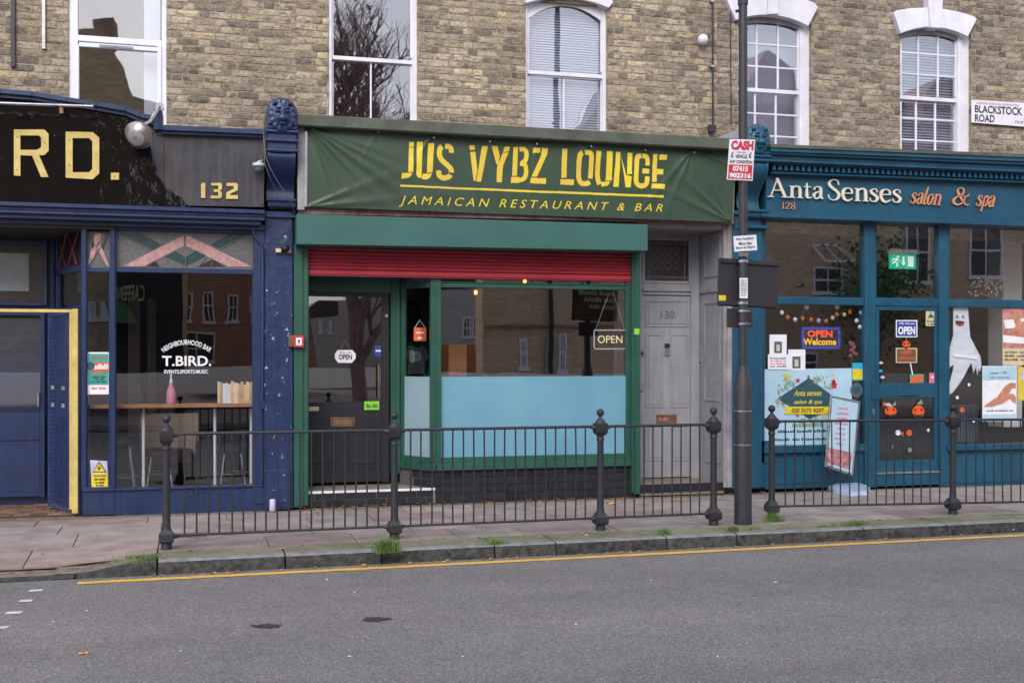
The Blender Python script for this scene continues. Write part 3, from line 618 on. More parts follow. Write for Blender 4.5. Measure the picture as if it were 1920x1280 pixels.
f5 = sash(h3, 1685,1821,55,295, 184, (1688,1794), 'upglass', (1722,1759), (102,141), (1718,1754), (224,264), fr=3)
for f_, ab in ((f4,(1498,1521)),(f5,(1794,1821))):
    MB().R(ab[0]+2, ab[0]+9, 60, 285, WY+.0, .02).build('sash_box', 'white', f_, bevel=.003)
    MB().R(ab[0]-1, ab[0]+2, 175, 285, WY+.05, .02).build('sash_stop', 'greyw', f_)
# blinds behind the panes
def venetian(f, a, b, t, bo, y, mat, n):
    mb = MB(); c = (a+b)/2; z0, z1 = Z(c,bo,y), Z(c,t,y); x0, x1 = X(a,y), X(b,y)
    for i in range(n):
        z = z0+(z1-z0)*(i+.5)/n; h = (z1-z0)/n*.46; mb.add([(x0,y-.012,z-h),(x1,y-.012,z-h),(x1,y+.01,z+h),(x0,y+.01,z+h)], [(0,1,2,3)])
    o = mb.build('blind', mat, f); o['kind'] = 'stuff'
venetian(f3, 990,1129,15,262, WY+.16, 'blind', 52)
venetian(f5, 1690,1793,60,292, WY+.17, 'curtain', 44)
MB().R(1384,1497,60,292,WY+.3,.02).build('curtain', 'curtain', f4)
# window heads: arched brick fill / white hoods
def arch(pts_out, pts_in): return pts_out + pts_in[::-1]
def arcpts(x0, y0, x1, y1, rise, n=12):
    return [(x0+(x1-x0)*i/n, y0+(y1-y0)*i/n - rise*4*(i/n)*(1-i/n)) for i in range(n+1)]
def hood(f, outl, ins, key, y):
    MB().Q(outl+ins[::-1], y, .14).build('arch_hood', 'white', f, bevel=.004)
    if key: MB().Q(key, y-.035, .16).build('keystone', 'white', f, bevel=.004)
hood(f5, [(1676,24)]+arcpts(1681,20,1827,31,10)+[(1832,36)], arcpts(1689,63,1815,69,15), [(1739,-14),(1769,-12),(1765,53),(1746,52)], BY-.07)
hood(f4, [(1362,-2)]+arcpts(1366,-6,1527,5,12)+[(1534,14)], arcpts(1380,38,1516,49,15), [(1438,-40),(1462,-38),(1460,26),(1441,27)], BY-.07)
hood(f3, [(980,-18)]+arcpts(985,-22,1145,-10,14)+[(1150,4)], arcpts(987,6,1142,15,14), None, BY-.05)
MB().Q(arcpts(989,36,1130,42,28)+[(1130,5),(989,-5)], WY+.03, .02).build('frame_head', 'white', f3)
for f_, q in ((f5, arcpts(1688,72,1794,76,9)+[(1794,50),(1688,50)]), (f4, arcpts(1382,48,1498,55,8)+[(1498,28),(1382,28)])):
    MB().Q(q, WY+.01, .03).build('frame_head', 'greyw', f_)
# brick reveal tops where bricks would show behind the hoods are covered by the hoods

# ================================================================== RESTAURANT FRONT
rf = thing('restaurant_shopfront', 'green painted restaurant shopfront with red roller shutter part way up', 'shopfront', (X(556,0),0,0))
MB().Q([(556,213),(1386,260),(1386,281),(556,235)], -.32, .62).build('coping', 'coping', rf, bevel=.01)
MB().Q([(562,236),(1380,282),(1376,398),(562,386)], -.13, .40).build('fascia', 'greyw', rf)
MB().Q([(558,236),(571,237),(571,394),(558,393)], -.20, .07).build('fascia_end_board', 'greyw', rf, bevel=.003)
MA['patchy'] = M('pinkish_cement', S(166,146,136), None, 20, .9)
MA['redwood'] = M('flaking_red_timber', S(140,112,112), S(120,60,64), 9, .8, bump=.5, streak=.5)
MB().Q([(560,387),(1376,399),(1376,420),(560,401)], -.15, .40).build('fascia_bottom_rail', 'redwood', rf, bevel=.004)
MB().Q([(556,401),(1215,421),(1215,470.5),(556,458)], -.34, .33).build('shutter_box', 'green', rf, bevel=.006)
MB().R(551,568,458,951,-.10,.12).R(568,578,458,948,-.085,.10).build('shutter_guide', 'dgreen', rf, bevel=.004)
MB().R(1186,1192,470,924,-.085,.10).R(1192,1201,470,926,-.10,.12).build('shutter_guide', 'dgreen', rf, bevel=.004)
o = MB().R(1189,1199,616,627,-.104,.002).build('sticker', 'pr_lime', rf)
# shutter curtain: curved slats
sx0, sx1 = X(577,-.02), X(1188,-.02); zt0, zb0 = Z(880,462,-.02), Z(880,522,-.02); sh = (zt0-zb0); nsl = 7
bottomh = .068; pit = (sh-bottomh)/nsl
shut = MB().box(sx0,sx1,-.018,.0,zb0,zb0+.01).build('shutter_bottom_rail', 'red', rf)
prof = [(-.022,zb0+.010),(-.03,zb0+.02),(-.03,zb0+bottomh-.012),(-.022,zb0+bottomh-.004),(-.002,zb0+bottomh-.004),(-.002,zb0+.010)]
MB().extx(prof, sx0, sx1).build('slat', 'red', rf, smooth=False)
sm = None
for i in range(nsl+3):
    z = zb0+bottomh+i*pit
    prof = [(-.004,z-.004),(-.012,z),(-.024,z+pit*.25),(-.026,z+pit*.5),(-.020,z+pit*.72),(-.006,z+pit*.80),(-.006,z+pit*.95),(-.0,z+pit*.95)]
    MB().extx(prof, sx0, sx1).build('slat', 'red', rf)
# lobby and door
dy = .5
MB().R(566,745,500,548,dy-.04,.06).build('door_head', 'dgreen', rf, bevel=.004)
MB().R(560,740,466,540,dy+.03,.03).build('overdoor_panel', 'black', rf)
MB().R(733,750,510,888,dy-.05,.08).R(736,741,510,888,dy-.062,.012).build('door_post', 'dgreen', rf, bevel=.004)
MB().VB((X(579,0),-.0),(X(579,0)-.02,dy+.1),.17,Z(579,500,0),.04).build('lobby_wall', 'dgreen', rf)
door = MB().R(563,576,548,904,dy,.045).R(716,730,548,904,dy,.045).R(576,716,548,556,dy+.001,.045).R(576,716,753,904,dy+.001,.045).build('door', 'black', rf, bevel=.003)
MB().R(576,716,556,753,dy+.02,.008).build('pane', 'dooglass', door)
for a, b in ((578,630),(650,712)):
    MB().frame(a,b,811,878,3.5,dy-.008,.012).build('panel_moulding', 'black', door, bevel=.003)
    MB().R(a+7,b-7,820,870,dy-.006,.01).build('panel', 'black', door, bevel=.005)
MB().frame(620,665,782,799,3,dy-.008,.01).R(624,661,785.5,795.5,dy-.004,.008).build('letterbox', 'brass', door, bevel=.002)
c0, c1 = P(710,682,dy-.045), P(710,746,dy-.045)
MB().tube([c0,c1],.012,10).tube([c0-Vector((0,0,.03)),c0+Vector((0,.05,-.03))],.007).tube([c1+Vector((0,0,.03)),c1+Vector((0,.05,.03))],.007).build('handle', 'brass', door, smooth=True)
MB().disc(725,592,.018,dy-.006,.01).build('lock', 'chrome', door)
# corner post, splayed side window, front window
Ax, Ay = X(750,dy-.04), dy-.04; Bx, By_ = X(812,.0), .02
c = 1000
zs = {k: Z(c,v,0) for k, v in dict(top=500, tr1=533, tr2=541, film=705.5, glb=853.5, sill=866, bot=878).items()}
MB().R(808,827,528,878,-.02,.09).R(811,816,532,866,-.032,.014).R(808,827,480,528,.02,.05).build('corner_post', 'dgreen', rf, bevel=.004)
fw = MB().box(X(827,0),X(1186,0),.0,.06,zs['tr2'],zs['tr1']).box(X(827,0),X(1186,0),-.01,.07,zs['sill'],zs['glb']).R(1175,1187,500,866,-.005,.06).box(X(827,0),X(1176,0),-.012,.0,zs['tr1'],zs['tr1']+.012).build('window', 'dgreen', rf, bevel=.004)
gx0, gx1 = X(827,.02), X(1176,.02)
MB().box(gx0,gx1,.03,.036,zs['glb'],zs['tr2']).build('pane', 'clearr', fw); MB().box(gx0,gx1,.032,.038,zs['tr1'],zs['top']).build('fanlight_pane', 'clearr', fw)
for p_ in (915,1000,1098): MB().R(p_-1.5,p_+1.5,520,533,.01,.03).build('glazing_bar', 'dgreen', fw)
MB().box(gx0,gx1,.0275,.0295,zs['glb'],zs['film']).build('window_film', 'filmblue', fw)
sw = MB().VB((Ax,Ay),(Bx,By_),zs['sill'],zs['glb'],.06).VB((Ax,Ay),(Bx,By_),zs['tr2'],zs['tr1'],.06).VB((Ax,Ay),(Ax+.02,Ay-.05),zs['sill'],zs['top'],.05).build('side_window', 'dgreen', rf, bevel=.003)
MB().VB((Ax,Ay),(Bx,By_),zs['glb'],zs['tr2'],.006,off=-.02).build('pane', 'clear', sw); MB().VB((Ax,Ay),(Bx,By_),zs['tr1'],zs['top'],.006,off=-.022).build('fanlight_pane', 'sg_grey', sw)
MB().VB((Ax,Ay),(Bx,By_),zs['glb'],zs['film'],.002,off=-.016).build('window_film', 'filmgrey', sw)
MB().R(820,1187,866,878,-.055,.12).build('sill', 'dgreen', rf, bevel=.006); MB().VB((Ax,Ay),(Bx+.02,By_-.05),zs['bot'],zs['sill'],.1,off=.02).build('sill', 'dgreen', rf, bevel=.006)
# tiled stall riser and step
zst = .165; rz1 = zs['bot']
ri = MB().box(X(815,0),X(1187,0),.012,.1,0,rz1).VB((Ax,Ay+.02),(X(815,0),.012),0,rz1,.06).build('stall_riser', 'grout', rf)
tl = MB().box(0,.196,0,.014,0,.086); 
def tiles(a, b, z0, z1, off=0):
    a = Vector(a); b = Vector(b); L_ = (b-a).length; d = (b-a).normalized(); r = 0; z = z0
    while z < z1-.02:
        h = min(.088, z1-z); s = -.1 if r % 2 else 0
        while s < L_-.02:
            s0, s1 = max(0,s), min(L_,s+.2)
            if s1-s0 > .02:
                p, q = a+d*(s0+.002), a+d*(s1-.002)
                MB().VB(p, q, z+.002, z+h-.002, .016, off=off+R_.uniform(-.001,.001)).build('tile', 'tile', ri, bevel=.002)
            s += .2
        z += .09; r += 1
tiles((X(815,0),.0),(X(1186,0),.0),.01,rz1-.005)
tiles((Ax+.02,Ay),(X(814,0),.004),zst,rz1-.005)
stp = MB().prism([Vector((X(566,0),.0,0)),Vector((X(817,0),.0,0)),Vector((X(817,0),.0,zst)),Vector((X(566,0),.0,zst))], Vector((0,dy+.3,0))).build('step', 'doorstone', rf, bevel=.004)
MB().box(X(577,-.01),X(816,-.01),-.012,.02,zst-.022,zst+.003).build('step_nosing', 'white', rf, bevel=.003)
a_, b_ = Vector((X(570,0),-.004)), Vector((X(812,0),-.004)); L_ = (b_-a_).length
for r in range(2):
    for i in range(7):
        s0, s1 = max(0,i*.22-.11*r), min(L_, i*.22-.11*r+.216)
        if s1 > s0: MB().VB((a_.x+s0,a_.y),(a_.x+s1,a_.y),.004+r*.072,.004+r*.072+.069,.01,off=.0).build('tile','tile',stp,bevel=.002)
MB().R(953,990,911,923,-.012,.01).build('air_vent', 'black', rf)
for i in range(3): MB().R(955,988,913+i*3.2,914.2+i*3.2,-.018,.006).build('vent_bar', 'iron', rf)
MB().R(576,598,762,770,dy-.006,.003).build('sticker', 'pr_cream', door); 
g = MB().R(683,711,752,768,dy-.006,.003).build('sticker', 'pr_lime', door); text('~PUSH HERE', (686,708,756,764), dy-.008, 'pr_green', g)
g = MB().R(703,715,648,668,dy+.012,.003).build('sticker', 'pr_blue', door); MB().R(704,714,656,659,dy+.010,.002).build('sticker_stripe','paper',g)
# banner with folds and printed words
bq = [P(578,238,-.2),P(1384,281,-.2),P(1372,417,-.2),P(575,388,-.2)]
GR = [(709,243),(813,253),(918,260),(1005,265),(1106,270),(1208,277),(1300,281)]
folds = []
for g_ in GR:
    for k in range(3): folds.append((P(g_[0],g_[1]-4,-.2), R_.uniform(-2.4,-.7), R_.uniform(.004,.009), R_.uniform(.15,.35)))
tlp = P(578,238,-.2)
for an, am, ln in ((-.42,.018,1.0),(-.58,.022,1.1),(-.78,.024,.9),(-1.0,.02,.9),(-1.25,.016,.8),(-.28,.012,1.0)): folds.append((tlp, an, am, ln))
trp = P(1300,279,-.2)
for an, am, ln in ((-.35,.012,.6),(-.9,.012,.6),(-2.3,.014,.8),(-2.0,.01,.8)): folds.append((trp, an, am, ln))
brp = P(1372,417,-.2)
for an, am, ln in ((2.75,.014,1.0),(2.45,.018,.9),(2.1,.014,.7)): folds.append((brp, an, am, ln))
blp = P(575,388,-.2)
for an, am, ln in ((.12,.012,1.0),(.4,.012,.7)): folds.append((blp, an, am, ln))
def bh(x, z):
    h = .012*np.sin(x*2.1+z*1.3) + .004*np.sin(x*7+z*9)
    for c_, an, am, ln in folds:
        dx, dz = x-c_.x, z-c_.z; al = dx*math.cos(an)+dz*math.sin(an); pe = -dx*math.sin(an)+dz*math.cos(an)
        w_ = .012+.045*np.clip(al,0,2); h = h + am*np.exp(-(pe/w_)**2)*np.exp(-np.clip(al,0,9)/ln)*(al > 0)*np.clip(al/.05,0,1)
    return h
def bh1(x, z): return float(bh(np.array([x]), np.array([z]))[0])
NU, NV = 560, 100
U, V = np.meshgrid(np.linspace(0,1,NU+1), np.linspace(0,1,NV+1))
tl_, tr_, br_, bl_ = [np.array(q) for q in bq]
sag = lambda U: 0.012*np.abs(np.sin(U*math.pi*7.5))
PT = ((tl_[None,None]*(1-U[...,None])+tr_[None,None]*U[...,None])*(1-V[...,None]) + (bl_[None,None]*(1-U[...,None])+br_[None,None]*U[...,None])*V[...,None])
PT[...,2] -= sag(U)*(1-V)
PT[...,1] = -.2 - bh(PT[...,0], PT[...,2])
def tp(x, y): return (730+x/3.5556, 250+y/3.5556)
POL = [[(133,58),(165,58),(163,89),(131,91)],[(131,95),(163,95),(158,259),(124,259)],[(82,268),(152,264),(140,290),(110,303),(78,303)],
 [(183,58),(222,58),(214,300),(190,295),(180,280)],[(258,66),(299,66),(288,262),(250,264)],[(222,270),(286,268),(270,298),(245,310),(216,306)],
 [(532,80),(570,80),(573,108),(540,112)],[(540,124),(575,122),(588,250),(575,318),(562,318)],[(620,84),(660,84),(612,322),(580,322),(590,265)],
 [(683,84),(722,84),(738,150),(728,208),(716,205)],[(768,90),(805,88),(798,120),(760,126)],[(757,130),(796,128),(760,215),(750,326),(716,326),(720,225)],
 [(828,92),(858,92),(853,282),(820,284)],[(815,290),(870,290),(870,330),(812,330)],
 [(958,98),(1008,98),(1004,132),(955,132)],[(1018,98),(1058,100),(1052,140),(985,290),(948,290),(1012,145)],[(945,296),(1046,300),(1044,338),(940,332)],
 [(1152,104),(1186,104),(1180,298),(1145,298)],[(1140,306),(1230,310),(1228,346),(1138,342)],
 [(1447,122),(1486,122),(1480,316),(1440,318)],[(1412,324),(1472,322),(1455,350),(1412,357)],
 [(1508,126),(1538,126),(1526,360),(1490,358)],[(1540,150),(1575,280),(1612,290),(1606,362),(1572,362)],[(1586,132),(1620,132),(1612,275),(1580,275)],
 [(1685,236),(1732,238),(1730,270),(1683,268)],
 [(1757,140),(1785,140),(1780,325),(1748,325)],[(1798,142),(1850,144),(1846,178),(1796,178)],[(1784,238),(1826,240),(1824,276),(1782,274)],[(1745,336),(1835,340),(1832,374),(1742,368)],
 [(72,344),(1826,415),(1826,430),(72,357)]]
STR = [([(352,88),(338,102),(334,140),(350,178),(392,216),(412,240),(412,262)],34),([(372,86),(400,90),(413,108),(414,130)],34),([(328,248),(334,282),(362,298),(396,290),(408,276)],34),
 ([(868,108),(900,108),(914,135),(908,180),(885,196)],30),([(872,202),(906,212),(913,262),(900,300),(868,312)],30),
 ([(1287,134),(1268,150),(1262,240),(1262,300),(1280,334),(1315,336),(1334,324)],34),([(1300,130),(1330,132),(1345,158),(1338,302)],33),
 ([(1394,120),(1388,200),(1386,290),(1400,342)],34),
 ([(1678,152),(1652,162),(1645,240),(1642,325),(1668,352),(1702,346),(1714,320),(1716,288)],34),([(1684,150),(1712,158),(1720,185),(1720,216)],32)]
fcx = (PT[:-1,:-1]+PT[1:,1:])/2
mask = np.zeros(fcx.shape[:2], bool)
def W2(x, y): q = P(*tp(x,y), -.2); return (q.x, q.z)
GXc, GZc = fcx[...,0], fcx[...,2]
def inpoly(poly):
    ins = np.zeros(GXc.shape, bool); n = len(poly)
    for i in range(n):
        (x1_,z1_), (x2_,z2_) = poly[i], poly[(i+1)%n]
        cnd = ((z1_ > GZc) != (z2_ > GZc)); xi = (x2_-x1_)*(GZc-z1_)/((z2_-z1_) or 1e-9)+x1_; ins ^= cnd & (GXc < xi)
    return ins
# letters are cut out of the same folded sheet, then set a hair in front of it
NU2, NV2 = 1100, 190
U, V = np.meshgrid(np.linspace(.2,.85,NU2+1), np.linspace(.02,.82,NV2+1))
PL = ((tl_[None,None]*(1-U[...,None])+tr_[None,None]*U[...,None])*(1-V[...,None]) + (bl_[None,None]*(1-U[...,None])+br_[None,None]*U[...,None])*V[...,None])
PL[...,2] -= sag(U)*(1-V)
PL[...,1] = -.2022 - bh(PL[...,0], PL[...,2])
fcx = (PL[:-1,:-1]+PL[1:,1:])/2; GXc, GZc = fcx[...,0], fcx[...,2]; mask = np.zeros(GXc.shape, bool)
for poly in POL: mask |= inpoly([W2(*q) for q in poly])
for pts, w_ in STR:
    pts = [W2(*q) for q in smoothline(pts, 4)]; hw = w_/3.5556/172/2; dm = np.full(GXc.shape, 9.0)
    for (x1_,z1_), (x2_,z2_) in zip(pts[:-1], pts[1:]):
        dx, dz = x2_-x1_, z2_-z1_; t = np.clip(((GXc-x1_)*dx+(GZc-z1_)*dz)/(dx*dx+dz*dz+1e-12),0,1)
        dm = np.minimum(dm, np.hypot(GXc-x1_-t*dx, GZc-z1_-t*dz))
    e0, e1 = pts[0], pts[1]; f0, f1 = pts[-1], pts[-2]
    cut = ((GXc-e0[0])*(e1[0]-e0[0])+(GZc-e0[1])*(e1[1]-e0[1]) > -.00) & ((GXc-f0[0])*(f1[0]-f0[0])+(GZc-f0[1])*(f1[1]-f0[1]) > -.00)
    near0 = np.hypot(GXc-e0[0],GZc-e0[1]) < hw*1.05; near1 = np.hypot(GXc-f0[0],GZc-f0[1]) < hw*1.05
    bad = (near0 & ((GXc-e0[0])*(e1[0]-e0[0])+(GZc-e0[1])*(e1[1]-e0[1]) < 0)) | (near1 & ((GXc-f0[0])*(f1[0]-f0[0])+(GZc-f0[1])*(f1[1]-f0[1]) < 0))
    mask |= (dm < hw) & ~bad
def gridobj(name, pts, msk, mat, parent, thick=0):
    h, w_ = pts.shape[:2]; idx = np.arange(h*w_).reshape(h, w_)
    q = np.stack([idx[1:,:-1], idx[1:,1:], idx[:-1,1:], idx[:-1,:-1]], -1).reshape(-1,4)
    if msk is not None: q = q[msk.reshape(-1)]
    used, inv = np.unique(q, return_inverse=True); q = inv.reshape(-1,4); v = pts.reshape(-1,3)[used] - np.array(rootloc(parent))
    me = bpy.data.meshes.new(name); me.vertices.add(len(v)); me.vertices.foreach_set('co', v.astype('f').ravel())
    me.loops.add(q.size); me.loops.foreach_set('vertex_index', q.ravel().astype('i')); me.polygons.add(len(q))
    me.polygons.foreach_set('loop_start', np.arange(0,q.size,4,dtype='i')); me.polygons.foreach_set('use_smooth', np.ones(len(q),bool)); me.update(); me.validate()
    me.materials.append(MA[mat]); o = bpy.data.objects.new(name, me); COL.objects.link(o); o.parent = parent; return o
ban = thing('banner', 'dark green vinyl banner reading JUS VYBZ LOUNGE hung over the restaurant', 'banner', tuple(blp))
gridobj('banner_sheet', PT, None, 'banner', ban)
gridobj('lettering', PL, mask, 'lettery', ban)
def bwarp(p, u, w): return Vector((p.x, -.2035-bh1(p.x,p.z), p.z))
sub = 'JAMAICAN RESTAURANT & BAR'
text(sub, ((750,367),(1242,383),(1240,402),(748,388)), -.2, 'lettery', ban, bold=.0, shear=.22, spacing=1.5, warp=bwarp)
MB().Q([(571,246),(577,246),(576,388),(570,388)], -.215, .01).build('banner_rail', 'chrome', ban, bevel=.002)
mb = MB()
for g_ in GR: q = P(g_[0],g_[1]+6,-.2); mb.tube([q+Vector((0,-.03-bh1(q.x,q.z),0)), q+Vector((0,-.012-bh1(q.x,q.z),0))], .010, 10)
mb.build('grommets', 'chrome', ban)['kind'] = 'stuff'
for p_ in (805,893,1000,1095,1195,1290):
    q = P(p_, 401+(p_-805)*.026, -.17); MB().tube([q+Vector((0,-.03,.05)), q, q+Vector((0.01,.0,-.02))], .004, 6).build('cable_tie', 'pr_black', ban)

# ================================================================== GREY DOORWAY
gd = thing('grey_doorway', 'recessed grey panelled front door with leaded fanlight, numbered 130', 'doorway', (X(1201,0),0,0))
GYp = .62
MB().R(1200,1312,430,898,GYp+.05,.05).build('frame_backing', 'greyp', gd)
MB().Q([(1203,417),(1372,421),(1372,430),(1203,427)], -.02, .64).build('soffit', 'greyw', gd)
MB().R(1190,1205,425,900,GYp,.05).R(1296,1312,430,896,GYp-.02,.07).R(1205,1296,430,448,GYp,.05).R(1205,1296,529,553,GYp,.05).R(1205,1296,540,546,GYp-.025,.025).build('door_frame', 'greyp', gd, bevel=.004)
fl = MB().frame(1205,1296,446,531,4.5,GYp-.012,.02).build('fanlight', 'greyp', gd, bevel=.003)
MB().R(1209,1292,450,527,GYp+.015,.006).build('pane', 'sg_dark', fl)
lm = MB()
for i in range(1,10):
    p_ = 1209+83*i/10; 
    if i in (1,9) : lm.R(p_-.6,p_+.6,450,527,GYp+.008,.006)
for p_ in (457,519): lm.R(1209,1292,p_-.6,p_+.6,GYp+.006,.006)
lm.build('lead_line', 'leadline', fl)
mb = MB()
for i in range(4):
    for j in range(3):
        c_ = P(1228+i*13, 470+j*14, GYp+.01); n = 14
        for k in range(n):
            a0, a1 = 2*math.pi*k/n, 2*math.pi*(k+1)/n; r0, r1 = .034, .039
            mb.add([c_+Vector((r*math.cos(t),0,r*math.sin(t))) for r, t in ((r0,a0),(r1,a0),(r1,a1),(r0,a1))], [(0,1,2,3)])
o = mb.build('roundel_leading', 'leadline', fl); o['kind'] = 'stuff'
mb = MB()
for i in range(14): mb.disc(1213+i*5.8,453.6,.010,GYp+.009,.002,8); mb.disc(1213+i*5.8,523,.010,GYp+.009,.002,8)
mb.build('glass_bead', 'sg_grey', fl)['kind'] = 'stuff'
gdoor = MB().R(1202,1304,555,894,GYp+.012,.045).build('door', 'greyp', gd, bevel=.003)
for a, b, t, bo in ((1210,1292,563,613),(1210,1244,626,764),(1257,1291,626,764),(1210,1244,797,864),(1257,1291,797,864)):
    pn = MB().frame(a,b,t,bo,3,GYp+.002,.014).build('panel_moulding', 'greyp', gdoor, bevel=.004)
    MB().R(a+6,b-6,t+6,bo-6,GYp+.005,.01).build('panel', 'greyp', gdoor, bevel=.004)
MB().frame(1231,1269,777,793,3,GYp+.0,.014).R(1234,1266,780,790,GYp+.004,.01).build('letterbox', 'brass', gdoor, bevel=.002)
text('~NO JUNK', (1236,1252,782,788), GYp+.002, 'pr_pink', gdoor, name='letterbox_sticker')
text('130.', ((1239,583),(1269,583),(1269,597),(1239,597)), GYp+.0, 'pr_grey', gdoor, name='door_number', bold=.0)
MB().R(1247,1256,644,652,GYp-.006,.02).build('doorbell_camera', 'pr_black', gdoor, bevel=.003); MB().R(1247.5,1256,652,667,GYp-.008,.02).build('doorbell', 'chrome', gdoor, bevel=.004)
MB().ball(P(1205,661,GYp-.03),.022).build('door_knob', 'brass', gdoor, smooth=True); MB().disc(1203,733,.014,GYp+.0).build('lock', 'brass', gdoor)
MB().R(1311,1319,648,679,GYp-.045,.03).build('entry_phone', 'chrome', gd, bevel=.005)
# splayed panelled reveal
ra_, rb_ = Vector((X(1312,GYp),GYp)), Vector((X(1358,0),.0))
z0, z1 = .12, Z(1340,425,.3)
MB().VB(ra_,rb_,z0,z1,.06).build('reveal', 'greyp', gd)
def VM(a, b, u0, u1, za, zb, w_=.03, off=.012):
    d = b-a; p, q = a+d*u0, a+d*u1; n_ = d.normalized(); m_ = MB()
    m_.VB(p, p+n_*w_, za, zb, .014, off); m_.VB(q-n_*w_, q, za, zb, .014, off); m_.VB(p+n_*w_, q-n_*w_, za, za+w_, .0138, off); m_.VB(p+n_*w_, q-n_*w_, zb-w_, zb, .0138, off); return m_
def zr(py): return Z(1335, py, .3)
for t, bo in ((440,520),(565,752),(793,868)):
    VM(ra_,rb_,.2,.86,zr(bo),zr(t)).build('panel_moulding', 'greyw', gd, bevel=.004)
MB().VB(ra_,rb_,zr(548),zr(538),.03,.022).build('dado_rail', 'greyw', gd, bevel=.003)
MB().R(548,562,392,470,.02,.30).build('jamb_board', 'navy', rf)
MB().R(1357,1364,416,914,-.03,.05).R(1364,1373,416,914,-.05,.07).build('door_surround', 'greyw', gd, bevel=.005)
MB().prism([Vector((X(1201,0),0,0)),Vector((X(1358,0),0,0)),Vector((X(1358,0),0,.125)),Vector((X(1201,0),0,.125))], Vector((0,.9,0))).build('step', 'doorstone', gd, bevel=.005)
MB().R(1201,1358,906,921,-.012,.01).build('step_riser', 'tile', gd)
MB().VB((X(1201,0),-.0),(X(1201,0)-.03,.7),.1,z1,.04).build('side_wall', 'greyp', gd)

# ================================================================== CONSOLES / PILASTERS
def lion(mb, c, s):
    c = Vector(c)
    mb.ball(c+Vector((0,.01,.0))*s, .115*s, 16, 10, (1,.5,1.25))
    for i in range(14):
        t = 2*math.pi*i/14; mb.ball(c+Vector((.105*math.cos(t),.0,.13*math.sin(t)))*s, .034*s, 8, 6, (1,.8,1.2))
    mb.ball(c+Vector((0,-.065,-.04))*s, .052*s, 12, 8, (1.05,.9,.75)); mb.ball(c+Vector((0,-.085,-.015))*s, .022*s, 8, 6, (1.2,.8,.7))
    mb.ball(c+Vector((0,-.05,.03))*s, .03*s, 10, 8, (.8,.8,2)); mb.ball(c+Vector((0,-.055,-.09))*s, .03*s, 10, 6, (1.2,.8,.6))
    for sg in (-1,1):
        mb.ball(c+Vector((sg*.048,-.052,.035))*s, .024*s, 10, 8, (1.2,.6,.7)); mb.ball(c+Vector((sg*.045,-.058,.062))*s, .026*s, 10, 6, (1.4,.8,.45)); mb.ball(c+Vector((sg*.075,-.03,.115))*s, .026*s, 8, 6)
def console(root, a, b, ytop, yarch, ym1, ym2, ybot, mat, depth=.34):
    xa_, xb_ = X(a,-depth), X(b,-depth); xm = (xa_+xb_)/2; hw = (xb_-xa_)/2; c = (a+b)/2; zt = Z(c,ytop,-depth)
    za = zt-hw; zb = Z(c,yarch,-depth); out = [Vector((xa_,-depth,zb)),Vector((xb_,-depth,zb))]+[Vector((xm+hw*math.cos(math.pi*i/14),-depth,za+hw*math.sin(math.pi*i/14))) for i in range(15)]
    MB().prism(out, Vector((0,depth+.28,0))).build('console_head', mat, root, bevel=.012)
    rim = MB(); n = 16
    pts = [Vector((xb_-.03,-depth-.01,zb+.05))]+[Vector((xm+(hw-.03)*math.cos(math.pi*i/n),-depth-.01,za+(hw-.03)*math.sin(math.pi*i/n))) for i in range(n+1)]+[Vector((xa_+.03,-depth-.01,zb+.05))]
    rim.tube(pts, .02, 8); rim.build('console_rim', mat, root, smooth=True)
    lm_ = MB(); lion(lm_, (xm,-depth-.02,za-.03), 1.12*hw/.17); lo_ = lm_.build('lion_head', mat, root, smooth=True); rmd = lo_.modifiers.new('weld','REMESH'); rmd.mode = 'VOXEL'; rmd.voxel_size = .006; rmd.use_smooth_shade = True; sm_ = lo_.modifiers.new('soft','SMOOTH'); sm_.factor = .6; sm_.iterations = 5
    z1_, z2_, zl = Z(c,ym1,-depth), Z(c,ym2,-depth), Z(c,ybot,-.15)
    mid = MB(); mid.box(xa_+.01,xb_-.01,-depth+.01,.2,z1_,zb)
    for k, zz in enumerate((zb-.02, (zb+z1_)/2, z1_+.01)): mid.tube([Vector((xa_-.005,-depth,zz)),Vector((xb_+.005,-depth,zz))], .022, 10)
    mid.build('console_moulding', mat, root, smooth=True)
    prof = []; N = 18
    for i in range(N+1):
        t = i/N; yy = -depth+.02 + (depth-.12)*(.5-.5*math.cos(math.pi*min(1,t*1.15))) - .03*math.sin(t*math.pi*2); prof.append((yy, z1_+(zl-z1_)*t))
    prof += [(.2,zl),(.2,z1_)]
    MB().extx(prof, xa_+.01, xb_-.02).build('console_scroll', mat, root, smooth=True)
    for u in (.0, 1.0):
        x_ = xa_+.01+(xb_-xa_-.03-.03)*u; MB().extx([(y_-.012, z_) for y_, z_ in prof[:N+1]]+prof[N+1:], x_, x_+.03).build('console_scroll_edge', mat, root, smooth=True)
    mb = MB(); mb.R(a-1,b-1,ybot,ybot+5,-.2,.25)
    mb.R(a+1,b-3,ybot+5,ybot+16,-.16,.2); mb.R(a-2,b,ybot+30,ybot+36,-.14,.2)
    mb.build('console_foot', mat, root, bevel=.006)
    dn = MB()
    for i in range(9):
        p_ = a+3+(b-a-8)*i/9; dn.R(p_,p_+3,ybot+6,ybot+13,-.175,.02)
    o = dn.build('dentils', mat, root); o['kind'] = 'stuff'
np_ = thing('pilaster', 'chipped navy blue pilaster topped by a carved lion head between bar and restaurant', 'pilaster', (X(523,0),0,0))
console(np_, 500,558,183,243,284,284,372, 'navy', .34)
MB().R(496,550,395,955,-.10,.30).build('shaft', 'navychip', np_, bevel=.012)
MB().R(500,545,880,956,-.125,.03).build('plinth', 'navychip', np_, bevel=.01)
tp_ = thing('pilaster', 'teal pilaster topped by a carved lion head behind the lamp post', 'pilaster', (X(1400,0),0,0))
